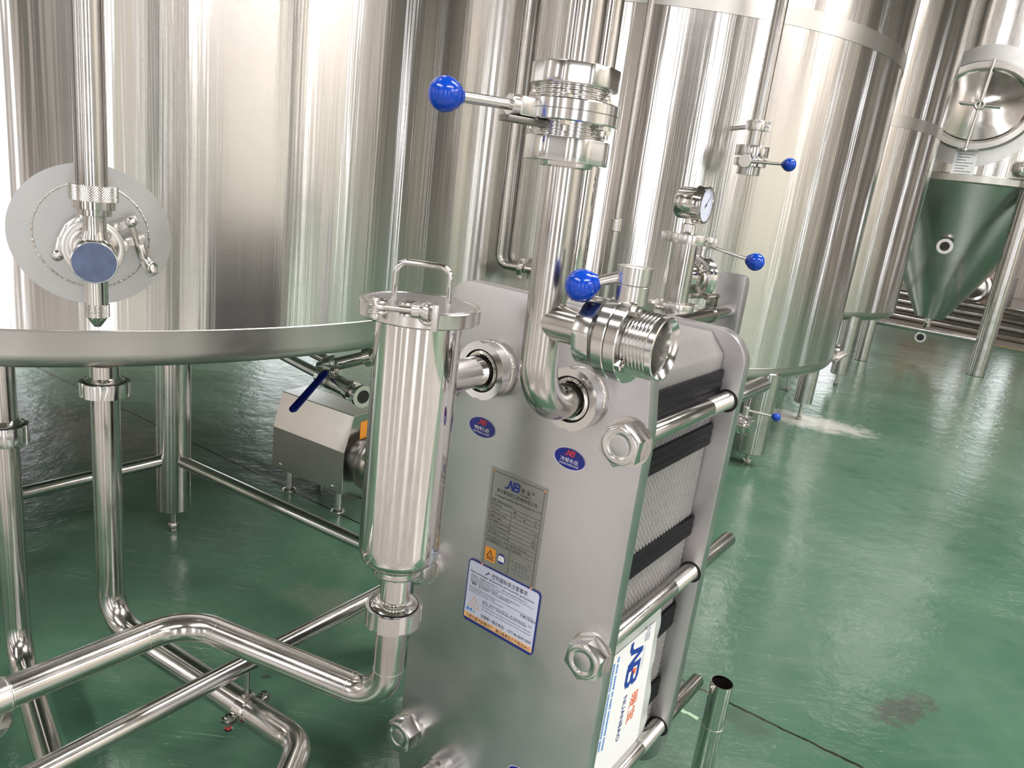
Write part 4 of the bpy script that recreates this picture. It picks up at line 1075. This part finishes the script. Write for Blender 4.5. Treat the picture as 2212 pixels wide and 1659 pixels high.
def tz(z): return V((tq.x, tq.y, z))
g = G(); g.cyl(tz(sx_(402)), tz(3.0), 33*mp, n=48); part('sight_tube', g, M_PIPE, SV)
g = G(); g.cyl(tz(sx_(402))+X1_*(-.026), tz(3.0)+X1_*(-.026), .003, n=10); part('guard_rod', g, M_DARKST, SV)
g = G(); kn(g, tz(sx_(433)), 53*mp, sx_(400)-sx_(433), n=58, rows=6); part('knurled_nut', g, M_KNURL, SV, smooth=0)
g = G(); g.lathe(tz(0), UP, [(sx_(451), 47*mp), (sx_(450), 48.5*mp), (sx_(433), 48.5*mp), (sx_(432), 47*mp)], n=56); g.lathe(tz(0), UP, [(sx_(465), 38*mp), (sx_(464), 40*mp), (sx_(450), 40*mp)], n=56); part('stepped_collar', g, M_POL, SV)
g = G(); g.lathe(tz(0), UP, [(sx_(535), 34*mp), (sx_(515), 31*mp), (sx_(505), 27.5*mp), (sx_(498), 26.5*mp), (sx_(463), 26.5*mp)], n=56); part('neck', g, M_POL, SV)
cb_ = tz(sx_(545)); g = G(); g.sphere(cb_, 46*mp, n=48, m=28); g.lathe(cb_, -n1, [(0, 40*mp), (.03, 38*mp), (.05, 44*mp), (.080, 58*mp), (.084, 60*mp), (.090, 60*mp)], n=56); part('valve_body', g, M_POL, SV)
fc = SP(204, 568, .135+.047); u_, v_ = on_plane(204, 568, .182); rx_ = (on_plane(256, 568, .182)[0]-on_plane(152, 568, .182)[0])/2
g = G(); g.lathe(fc, -n1, [(0, rx_*.97), (.001, rx_), (.012, rx_*1.0), (.030, rx_*.9), (.05, rx_*.8)], n=64); bn = part('bonnet', g, M_POL, SV)
g = G(); g.lathe(fc+n1*.0004, -n1, [(0, 0), (0, rx_*.955), (.001, rx_*.955)], n=64); part('blue_face', g, M_CAP, bn, label='slate blue round face')
g = G(); g.cyl(tz(sx_(658)), tz(sx_(600)), 26.5*mp, n=48); part('drain_nipple', g, M_POL, SV)
g = G(); kn(g, tz(sx_(683)), 27.5*mp, sx_(656)-sx_(683), n=34, rows=5); part('knurled_cap', g, M_KNURL, SV, smooth=0)
g = G(); g.lathe(tz(0), UP, [(sx_(705), 7*mp), (sx_(704), 9*mp), (sx_(684), 25*mp), (sx_(682), 26*mp)], n=40); part('nozzle_tip', g, M_POL, SV)
# ferrule and clamp behind
zc_ = .045
cx_, cy_ = on_plane(202, 535, zc_)
g = G(); Mq = MS @ Matrix.Translation((cx_, cy_, 0)); g.lathe(Mq @ V((0, 0, -.01)), n1, [(0, .042), (.030, .042), (.034, .056), (.056, .056), (.062, .044), (.11, .034)], n=56); part('tank_ferrule', g, M_POL, SV)
rc = (on_plane(268, 540, zc_)[0]-on_plane(128, 540, zc_)[0])/2
cr = part('clamp_ring', ring_prism(MS @ Matrix.Translation((cx_, cy_, zc_-.012)), ngon(64, rc), rc-.018, 0, .026), M_SAT, SV, bev=.003)
def arm(px0, py0, px1, py1, w, th=.020, z=zc_):
    a = on_plane(px0, py0, z); b = on_plane(px1, py1, z); d = V((b[0]-a[0], b[1]-a[1])); L = d.length; d.normalize(); q = V((-d.y, d.x))*w/2
    A = V(a); B = V(b); return [(A-q), (B-q), (B+q), (A+q)]
g = G()
for s in ((240, 492, 258, 489, .016), (255, 491, 296, 472, .017), (262, 540, 276, 522, .018), (272, 524, 314, 515, .018)):
    o_ = arm(*s); g.prism(MS, [(p.x, p.y) for p in o_], zc_-.011, zc_+.011)
part('clamp_jaws', g, M_SAT, cr, bev=.003)
g = G(); p_ = on_plane(124, 552, zc_+.01); g.sphere(MS @ V((p_[0], p_[1], zc_+.008)), .0115, n=24, m=14); g.cyl(MS @ V((p_[0], p_[1], zc_-.015)), MS @ V((p_[0], p_[1], zc_+.01)), .006, n=16); part('hinge_pin', g, M_SAT, cr)
g = G(); p0_ = on_plane(126, 550, zc_); pts_ = [p0_, on_plane(134, 515, zc_), on_plane(150, 488, zc_), on_plane(176, 472, zc_), on_plane(202, 470, zc_)]
for a_, b_ in zip(pts_[:-1], pts_[1:]):
    A_ = V(a_); B_ = V(b_); d_ = (B_-A_).normalized(); w_ = V((-d_.y, d_.x))*.0085; A_ = A_-d_*.004; B_ = B_+d_*.004
    g.prism(MS, [tuple(A_-w_), tuple(B_-w_), tuple(B_+w_), tuple(A_+w_)], zc_-.010, zc_+.010)
part('hinged_arm', g, M_SAT, cr, bev=.003)
b0 = SP(283, 480, zc_+.012); b1 = SP(303, 548, zc_+.006); b2 = SP(327, 590, zc_+.006)
g = G(); g.cyl(b0, b1, .0062, n=20); g.sphere(b0, .0112, n=24, m=14); part('swing_bolt', g, M_SAT, cr)
bd = (b2-b1).normalized(); g = G(); bA = SP(303, 528, zc_+.008); g.cyl(bA, SP(311, 560, zc_+.008), .0098, n=28)
g.lathe(SP(311, 558, zc_+.008), bd, [(0, .0100), (.012, .0125), (.030, .0135), (.038, .012)], n=6); g.torus(SP(329, 578, zc_+.016), n1+X1_*.9, .010, .0035, n=28); part('wing_nut', g, M_SAT, cr, bev=.0012)
# ---------------------------------------------------------------- gauge pipe behind the exchanger
DG = 1.60; gp = at_d(1470, 590, DG)
def gz(z): return V((gp.x, gp.y, z))
def gzp(px, py): return at_d(px, py, DG).z
GP = thing('gauge_pipe', 'short upright pipe behind the exchanger with clamped flanges at both ends', 'pipe', gz(1.09))
zb_, ztp = gzp(1457, 655), gzp(1487, 522)
g = G(); g.cyl(gz(zb_), gz(ztp+.004), .0255, n=48); part('tube', g, M_PIPE, GP)
g = G(); g.sweep([gz(zb_-.012), gz(zb_-.075), H(-.13, .42, .01)], .0253, .04, n=36); part('elbow', g, M_PIPE, GP)
tri_clamp(GP, gz(ztp+.006), UP, .044, .024, .020, CR*1.0-V((0, .35, 0)))
tri_clamp(GP, gz(zb_-.006), UP, .042, .024, .018, -CR+V((0, -.2, 0)))
PG = thing('pressure_gauge', 'round steel pressure gauge with pale dial on the gauge pipe', 'gauge', gz(ztp+.02))
zg = gzp(1499, 440)
g = G(); g.lathe(gz(0), UP, [(ztp+.010, .034), (ztp+.016, .034), (ztp+.0165, .016), (ztp+.022, .0145), (ztp+.035, .0145), (ztp+.037, .0105), (zg-.02, .0105)], n=36); part('stem', g, M_POL, PG)
toC = (CAMP-gz(zg)); toC.z = 0; toC.normalize(); rt = UP.cross(toC)
if rt.dot(CR) < 0: rt = -rt
dn = (rt*.93+toC*.37).normalized(); gc = gz(zg)-dn*.006
g = G(); g.lathe(gc, dn, [(-.026, .020), (-.025, .029), (-.020, .0325), (.018, .0325)], n=56); part('case', g, M_POL, PG)
g = G(); g.lathe(gc, dn, [(.014, .030), (.015, .037), (.017, .0385), (.033, .0385), (.036, .037), (.036, .0335), (.0330, .033)], n=64, closed=True); part('bezel', g, M_POL, PG)
g = G(); g.lathe(gc, dn, [(.0332, .0335), (.0333, 0)], n=56); dl = part('dial', g, M_DIAL, PG, label='pale grey dial')
Md = axis_frame(gc+dn*.0337, dn); g = G()
for k in range(25):
    a = radians(-45+270*k/24); g.stroke(Md, [(.028*cos(a), .028*sin(a)), ((.0245 if k % 4 == 0 else .0262)*cos(a), (.0245 if k % 4 == 0 else .0262)*sin(a))], .0007)
part('scale', g, M_INK, dl, smooth=0)
g = G(); g.stroke(Md, [(-.006, -.006), (.017, .017)], .0014, .0008); g.disc(Md, 0, 0, .003, .003, .001); part('needle', g, M_INK, dl, smooth=0)

# butterfly valve beside the gauge pipe
DV = 1.70; vc = at_d(1506, 598, DV); vn = (-rt*.66+toC*.75).normalized()
VC = thing('butterfly_valve', 'butterfly valve behind the gauge pipe, blue ball handle pointing down right', 'valve', vc)
g = G(); g.lathe(vc, vn, [(-.014, .046), (-.012, .048), (.0, .048), (.002, .0475), (.0025, .048), (.014, .048), (.016, .046)], n=64); part('flanges', g, M_MACH, VC)
g = G(); g.lathe(vc, vn, [(.012, .040), (.022, .038), (.024, .030), (.05, .0285), (.075, .0285)], n=56); part('front_ferrule', g, M_POL, VC)
g = G(); g.lathe(vc, -vn, [(.012, .040), (.020, .038), (.022, .0285)], n=56); part('rear_ferrule', g, M_POL, VC)
Mq = axis_frame(vc+vn*.016, vn)
for a in (radians(35), radians(-40), radians(-75), radians(120)): g = G(); hexbolt(g, Mq @ V((.042*cos(a), .042*sin(a), 0)), vn, .006, .006); part('flange_bolt', g, M_POL, VC)
s1 = at_d(1511, 551, DV); s2 = at_d(1524, 528, DV); kb = at_d(1632, 566, DV-.02)
g = G(); g.cyl(vc+UP*.044, V((vc.x, vc.y, s2.z)), .0115, n=28, ch=.0008); part('stem_housing', g, M_SAT, VC)
g = G(); g.cyl(V((vc.x, vc.y, s2.z-.012)), V((vc.x, vc.y, s2.z+.010)), .0135, n=28, ch=.001); part('stem_cap', g, M_SAT, VC)
knob_valve_handle(VC, V((vc.x, vc.y, s2.z)), kb, .0042, .0190)

# ---------------------------------------------------------------- sample valve hanging in front of the right tank
D5 = 3.36; q5 = at_d(1642, 240, D5)
def pz5(py): return at_d(1642-(py-240)*.2, py, D5).z
def p5(z): return V((q5.x, q5.y, z))
SPp = thing('sample_pipe', 'thin vertical sample pipe hanging in front of the right tank', 'pipe', p5(1.6))
g = G(); g.cyl(p5(pz5(325)), p5(3.4), .0255, n=40); part('tube', g, M_PIPE, SPp)
tcl = tri_clamp(SPp, p5(pz5(272)), UP, .037, .0258, .040, CR*1.0+V((0, -.3, 0)))
g = G(); nn5 = V((C2[0]-q5.x, C2[1]-q5.y, 0)).normalized(); g.cyl(p5(pz5(272)), p5(pz5(272))+nn5*((V((C2[0], C2[1]))-V((q5.x, q5.y))).length-R2+.01), .010, n=18); part('stand_off', g, M_PIPE, SPp)
union_nut(SPp, p5(pz5(338)), UP, .068, .026, pz5(316)-pz5(338), slots=True)
SV5 = thing('sample_valve', 'small butterfly valve with blue ball under the hanging sample pipe', 'valve', p5(1.45))
g = G(); zz = [pz5(y) for y in (378, 360, 355, 343, 338)]
g.lathe(p5(0), UP, thread_prof(zz[0], zz[1], .049, .003, .006) + [(zz[1], .055), (zz[1]+.001, .066), (zz[2]+.02, .066), (zz[3], .064), (zz[3]+.001, .045), (zz[4], .045)], n=56); part('body', g, M_MACH, SV5)
tc5 = (CAMP-p5(1.45)); tc5.z = 0; tc5.normalize(); r5 = UP.cross(tc5); r5 = r5 if r5.dot(CR) > 0 else -r5
bs = at_d(1609, 347, D5-.075)
g = G(); ax5 = (tc5-r5*.35).normalized(); g.cyl(bs-ax5*.06, bs, .027, n=36, ch=.001); part('stem', g, M_SAT, SV5)
knob_valve_handle(SV5, bs-ax5*.012, at_d(1705, 356, D5-.14), .0062, .0265)

# ---------------------------------------------------------------- outlet valve low behind the exchanger, by the tank leg
D6 = 3.42; v6 = at_d(1606, 917, D6)
VL = thing('outlet_valve', 'small outlet valve with blue ball low beside the tank leg', 'valve', v6)
r6 = UP.cross(-V((v6.x, v6.y, 0)).normalized()); r6 = r6 if r6.dot(CR) > 0 else -r6
t6 = -V((v6.x, v6.y, 0)).normalized(); a6 = (r6*.85+t6*.5).normalized()
g = G(); g.lathe(v6, a6, [(-.06, .034), (-.03, .034), (-.028, .046), (-.002, .046), (0, .044), (.002, .046), (.026, .046), (.028, .034), (.05, .034), (.05, .026)], n=48); part('body', g, M_MACH, VL)
Mq = axis_frame(v6+a6*.028, a6)
for k in range(6): g = G(); hexbolt(g, Mq @ V((.039*cos(k*1.05), .039*sin(k*1.05), 0)), a6, .006, .006); part('flange_bolt', g, M_POL, VL)
s6 = at_d(1614, 884, D6); g = G(); g.cyl(v6+UP*.04, V((v6.x, v6.y, s6.z+.01)), .0135, n=24, ch=.001); part('stem', g, M_SAT, VL)
knob_valve_handle(VL, V((v6.x, v6.y, s6.z-.004)), at_d(1677, 901, D6-.02), .0050, .0190)
tube_end = v6-a6*.05
g = G(); g.sweep([v6-a6*.05, v6-a6*.12, V((C2[0], C2[1], v6.z))*.30+(v6-a6*.12)*.70, V((C2[0]*.45+v6.x*.55, C2[1]*.45+v6.y*.55, .52))], .0255, .05, n=28); part('outlet_tube', g, M_PIPE, VL)
# a tank-side cock with a bracket on the right rim of that tank
q7 = at_d(1808, 757, 4.93); CK = thing('drain_cock', 'tiny drain cock with ball and bracket on the tank edge', 'valve', q7)
g = G(); g.sphere(q7, .020, n=24, m=14); part('ball', g, M_SAT, CK)
g = G(); q8 = V((C2[0], C2[1], q7.z)); dd = (q8-q7).normalized(); g.cyl(q7, q7+dd*.14, .010, n=16); g.sphere(q7+UP*.026, .016, n=16, m=10); part('stem', g, M_DARKST, CK)
g = G(); a = at_d(1797, 780, 4.90); b = at_d(1826, 763, 5.0); g.box((a+b)/2, b-a, V((0, 0, 1)).cross(b-a), UP, (b-a).length, .05, .016); part('bracket', g, M_SAT, CK, bev=.002)

# ---------------------------------------------------------------- service pipes on the wall between the tanks
def az_pt(px, py, R=R2+.035):
    a = az_of(px, py); t = V((sin(a), cos(a), 0)); c = V((C2[0], C2[1], 0)); b = t.dot(c); disc = b*b-(c.dot(c)-R*R); return t*(b-sqrt(max(disc, 0)))
w1 = az_pt(1093, 420, R2+.06); rw = .019
zlow = CH+ray(1090, 572).z/hypot(ray(1090, 572).x, ray(1090, 572).y)*hypot(w1.x, w1.y)
SVP = thing('service_pipe', 'thin vertical service pipe between the two big tanks with a clamped foot elbow', 'pipe', (w1.x, w1.y, zlow))
w2 = az_pt(1200, 578, R2+.06); w2.z = zlow
g = G(); g.sweep([V((w1.x, w1.y, 3.6)), V((w1.x, w1.y, zlow)), w2], rw, .05, n=32); part('tube', g, M_PIPE, SVP)
wd = (w2-V((w1.x, w1.y, zlow))).normalized()
wc = az_pt(1127, 576, R2+.06); wc.z = zlow
tri_clamp(SVP, wc, wd, .036, rw+.0002, .026, -UP+V((0, -.2, 0)))
w3 = az_pt(1333, 470, R2+.013); z3 = [CH+ray(1333, y).z/hypot(ray(1333, y).x, ray(1333, y).y)*hypot(w3.x, w3.y) for y in (500, 472)]
SV2 = thing('level_tube', 'slim vertical tube with a bright collar on the right tank wall', 'pipe', (w3.x, w3.y, .9))
g = G(); g.cyl((w3.x, w3.y, .75), (w3.x, w3.y, 3.6), .0145, n=28); part('tube', g, M_PIPE, SV2)
g = G(); g.cyl((w3.x, w3.y, z3[0]), (w3.x, w3.y, z3[1]), .025, n=28, ch=.003); part('collar', g, M_POL, SV2)
tq2 = az_pt(1826, 640, R2+.04) if False else None

# ---------------------------------------------------------------- transfer pump under the left tank
PB0 = V((-.918, 2.724, 0)); PB1 = V((-.586, 2.535, 0)); PA_ = (PB1-PB0).normalized(); PN = V((-PA_.y, PA_.x, 0))
if PN.y < 0: PN = -PN
PL = (PB1-PB0).length
PU = thing('transfer_pump', 'squat steel-cased transfer pump standing on four feet under the tank', 'pump', (PB0+PB1)/2+PN*.1)
Mp = Matrix.Identity(4)
for i in range(3): Mp[i][0], Mp[i][1], Mp[i][2], Mp[i][3] = PN[i], UP[i], -PA_[i], PB0[i]
sec = [(0, .085), (.21, .085), (.21, .254), (.17, .392), (.040, .392), (0, .254)]
Zs = Mp.to_3x3() @ V((0, 0, 1))
g = G(); g.prism(Mp, sec, 0 if Zs.dot(PA_) > 0 else -PL, PL if Zs.dot(PA_) > 0 else 0); part('motor_cover', g, M_SAT, PU, bev=.0025, smooth=9)
g = G()
for u in (.05, PL-.05): g.lathe(PB0+PA_*u-PN*.0005+UP*.105, -PN, [(0, .007), (.002, .006), (.0035, .003)], n=16)
part('cover_screws', g, M_POL, PU)
for u, v in ((.085, .018), (PL-.03, .018), (.085, .19), (PL-.03, .19)):
    p = PB0+PA_*u+PN*v; g = G(); g.lathe(p, UP, [(0, .026), (.004, .027), (.008, .024), (.013, .015), (.035, .014), (.09, .012)], n=28); part('foot', g, M_SAT, PU)
ec = PB1+PN*.105+UP*.205
g = G(); g.lathe(ec, PA_, [(-.004, .075), (.035, .072), (.036, .105), (.052, .108), (.054, .09)], n=56); part('lantern_flange', g, M_DARKST, PU)
g = G(); g.lathe(ec+PA_*.054, PA_, [(0, .092), (.008, .094), (.045, .094), (.055, .086), (.058, .035), (.11, .032), (.11, .045), (.122, .045), (.122, .028)], n=56); part('pump_casing', g, M_POL, PU)
Mw = Matrix.Identity(4); Xw = PN; 
Mw = frame(PB1+PA_*.001+PN*.10+UP*.325, PN, UP); g = G(); g.rect(Mw, -.022, -.035, .022, .035, .0); g2 = part('warning_sticker', g, M_ORANGE, PU, smooth=0)

# ball valve with a blue lever, and the pipes around it
BVc = at_d(716, 822, 2.42); pA0 = at_d(590, 772, 2.78); pdir = (BVc-pA0); pdir.z = 0; pdir.normalize()
zbv = BVc.z
SP2 = thing('suction_pipe', 'slim pipe under the left tank leading to the ball valve', 'pipe', V((pA0.x, pA0.y, zbv)))
g = G(); g.cyl(BVc-pdir*.62, BVc-pdir*.055, .0175, n=32); part('tube', g, M_PIPE, SP2)
g = G(); g.cyl(BVc-pdir*.62+V((.05, .08, .02)), BVc-pdir*.03+V((.02, .09, .02)), .0175, n=32); part('second_tube', g, M_PIPE, SP2)
BV = thing('ball_valve', 'steel ball valve with a long blue sleeved lever above the pump', 'valve', BVc)
g = G(); g.lathe(BVc, pdir, [(-.065, .020), (-.06, .033), (-.035, .034), (-.03, .026), (-.02, .030), (.0, .033), (.02, .030), (.03, .029), (.115, .029), (.117, .034), (.140, .034), (.142, .022), (.175, .022), (.178, .036), (.192, .036), (.192, .022), (.188, .022)], n=44); part('body', g, M_POL, BV)
g = G(); g.lathe(BVc+pdir*.191, pdir, [(-.002, .0225), (-.001, 0)], n=28); part('outlet_bore_shade', g, M_BORE_SHADE, BV)  # dark disc on the closed outlet, coloured as its inner shade
tb = (CAMP-BVc); tb.z = 0; tb.normalize()
bn_ = BVc+UP*.052; g = G(); g.cyl(BVc+UP*.02, bn_, .013, n=24); g.lathe(bn_, UP, [(-.012, .030), (.0, .030), (.004, .012)], n=6); g.lathe(bn_, UP, [(.004, .0085), (.016, .0085), (.018, .005)], n=16); part('bonnet', g, M_POL, BV)
l0 = bn_+UP*.003; l1 = at_d(629, 889, 2.25); l1d = (l1-l0)
lm = l0+l1d*.16
side_ = l1d.cross(UP).normalized(); un = side_.cross(l1d).normalized()
g = G(); g.box((l0+lm)/2, l1d, side_, un, (lm-l0).length+.03, .022, .003); part('lever_shank', g, M_POL, BV, bev=.0008)
g = G(); Ml = frame(lm, l1d, side_); Ls = (l1-lm).length
g.prism(Ml, rounded([(0, -.0115), (Ls, -.0135), (Ls, .0135), (0, .0115)], [.002, .0125, .0125, .002]), -.004, .004); lv = part('lever_sleeve', g, M_NAVY, BV, bev=.0015, label='dark blue plastic lever sleeve')
g = G(); 
zs_ = .0043 if (Ml.to_3x3() @ V((0, 0, 1))).dot(CAMP-lm) > 0 else -.0043
Mt = frame(lm+un*.0043, -l1d, -side_) if un.dot(CAMP-lm) > 0 else frame(lm-un*.0043, -l1d, side_)
text(g, Mt, 'SUS304  1000WOG', .0085, -Ls*.82, -.003, .0003, width=Ls*.5) if False else None
for k in range(9): g.rect(Mt, -Ls*.72+k*Ls*.055, -.0035+.001*(k % 3), -Ls*.72+k*Ls*.055+Ls*.035, .0015+.0008*(k % 2), .0003)
g.disc(Mt, -Ls*.80, 0, .004, .004, .0003, n=6); part('lever_print', g, M_WHITE, lv, smooth=0)
UPp = at_d(745, 778, 2.55)
OP = thing('outlet_pipe', 'short clamped outlet pipe above the ball valve under the tank rim', 'pipe', UPp)
e0 = at_d(690, 795, 2.55); e1 = at_d(830, 762, 2.45); ed = (e1-e0).normalized()
g = G(); g.cyl(e0, e1, .0225, n=32); part('tube', g, M_POL, OP)
Le = (e1-e0).length
for k, f in enumerate((.18, .78)):
    g = G(); g.lathe(e0+ed*Le*f, ed, [(-.016, .028), (-.014, .034), (.014, .034), (.016, .028)], n=36); part('clamp_band', g, M_POL, OP)

# ---------------------------------------------------------------- open pipe stub at the lower right
D8 = 1.50; o8 = at_d(1560, 1474, D8)
OS = thing('pipe_stub', 'open-topped polished pipe standing alone at the lower right', 'pipe', (o8.x, o8.y, 0))
g = G(); g.pipe((o8.x, o8.y, 0), (o8.x, o8.y, o8.z), .0242, .0226, n=56); part('tube', g, M_POL, OS)
g = G(); g.lathe((o8.x, o8.y, o8.z), UP, [(-.25, 0), (-.25, .0224), (-.006, .0225)], n=48); g.f = [f for f in g.f if len(f) == 4]; part('inner_shade', g, M_DARKST, OS)  # sleeve coloured dark for the shade inside the open pipe
zw = at_d(1541, 1565, D8).z; g = G(); g.torus((o8.x, o8.y, zw), UP, .0242, .0009, n=64, m=8); g.sphere(V((o8.x, o8.y, zw))+(CAMP-o8).normalized()*.0235+V((.004, 0, -.024*0)), .004, n=16, m=10); part('weld_seam', g, M_WELD, OS)

# ---------------------------------------------------------------- small litter on the floor
def chip(px, py, s, label):
    p = at_z(px, py, 0); g = G(); M = Matrix.Translation(p) @ Matrix.Rotation(px*.7, 4, 'Z')
    g.prism(M, [(-s, -s*.35), (s*.6, -s*.5), (s, .1*s), (s*.1, s*.5), (-s*.8, s*.3)], .0, s*.18); o = part('metal_chip', g, M_POL, None, label=label, cat='scrap')
chip(575, 1463, .012, 'small bright metal scrap on the green floor beside the pipe hanger')
p = at_z(1497, 1545, .0004); q = at_z(1512, 1555, .0004); g = G(); M = frame(at_z(1485, 1540, .0006), at_z(1512, 1558, 0)-at_z(1460, 1530, 0), UP.cross(at_z(1512, 1558, 0)-at_z(1460, 1530, 0)))
Lq = (at_z(1512, 1556, 0)-at_z(1462, 1528, 0)).length
g.flat(M, rounded([(-Lq*.55, -.008), (-Lq*.1, -.009), (0, -.004), (Lq*.45, -.008), (Lq*.47, .006), (Lq*.05, .007), (-.004, .004), (-Lq*.5, .009)], .003, seg=3)); part('paint_smear', g, M_GREENP, None, smooth=0, label='pale green paint smear on the floor beside the open pipe', cat='smear')

# ---------------------------------------------------------------- goods along the far wall
ld_ = V((.75, -.66, 0)).normalized(); nd_ = V((.66, .75, 0)).normalized(); o0 = V((5.288, 10.48, 0))
def far(u, v, z): return o0+ld_*u+nd_*v+UP*z
k_ = 0
names = ['lowest front', 'second', 'third', 'fourth', 'fifth', 'topmost']
for v, z in ((.75, .055), (.95, .055), (1.15, .055), (1.35, .055), (.85, .16), (1.05, .16), (1.25, .16), (.95, .265), (1.15, .265), (1.5, .055), (1.05, .37)):
    g = G(); off = random.uniform(-.3, .3)
    g.pipe(far(-3.2+off, v, z), far(4.2+off, v, z), .05, .046, n=20)
    part('stock_tube', g, random.choice([M_PIPE, M_SAT, M_POL]), None, label='long steel stock tube lying in the pile beyond the yellow line', cat='tube', group='stock tubes beyond the yellow line')
def far_machine(u, v, s, label):
    t = thing('workshop_machine', label, 'machine', far(u, v, 0), 0)
    g = G(); g.box(far(u, v, .32*s), ld_, nd_, UP, .7*s, .5*s, .10*s); g.box(far(u-.25*s, v, .14*s), ld_, nd_, UP, .12*s, .4*s, .28*s); g.box(far(u+.25*s, v, .14*s), ld_, nd_, UP, .12*s, .4*s, .28*s); part('base', g, M_DARKST, t, bev=.01)
    g = G(); g.lathe(far(u-.05*s, v-.30*s, .62*s), -nd_, [(-.3*s, .24*s), (-.05*s, .25*s), (0, .25*s), (.02*s, .21*s), (0, .17*s), (.03*s, .09*s), (.06*s, .05*s)], n=36); part('round_head', g, M_SAT, t)
    g = G(); g.box(far(u+.30*s, v, .62*s), ld_, nd_, UP, .3*s, .4*s, .5*s); part('gearbox', g, plain('grey_paint', (.36, .35, .34), .5), t, bev=.02)
    g = G(); g.cyl(far(u+.05*s, v-.1*s, .86*s), far(u+.12*s, v-.1*s, 1.08*s), .05*s, n=16); part('lever', g, M_DARKST, t)
    return t
far_machine(.55, 2.1, .95, 'grey round-headed workshop machine seen past the cone')
far_machine(1.75, 1.9, 1.0, 'workshop machine with a round head at the far right edge')
g = G(); g.box(far(-.1, 2.7, .9), ld_, nd_, UP, .8, .4, 1.5); cr_ = part('steel_cabinet', g, plain('rust_red_paint', (.36, .115, .06), .6, noise=.2, scale=6), None, bev=.01, label='rust red cabinet far behind under the cone', cat='cabinet')
g = G(); g.box(far(.62, 2.9, 1.6), ld_, nd_, UP, .34, .3, 3.2); part('hall_column', g, plain('salmon_paint', (.74, .50, .42), .7), None, bev=.01, label='salmon painted column far behind the cone', cat='column')
g = G(); g.box(far(1.30, 3.2, 1.5), ld_, nd_, UP, .40, .3, 3.0); part('hall_column', g, plain('brown_paint', (.34, .22, .17), .7, noise=.2, scale=4), None, bev=.01, label='brown column at the right edge behind the leg', cat='column')
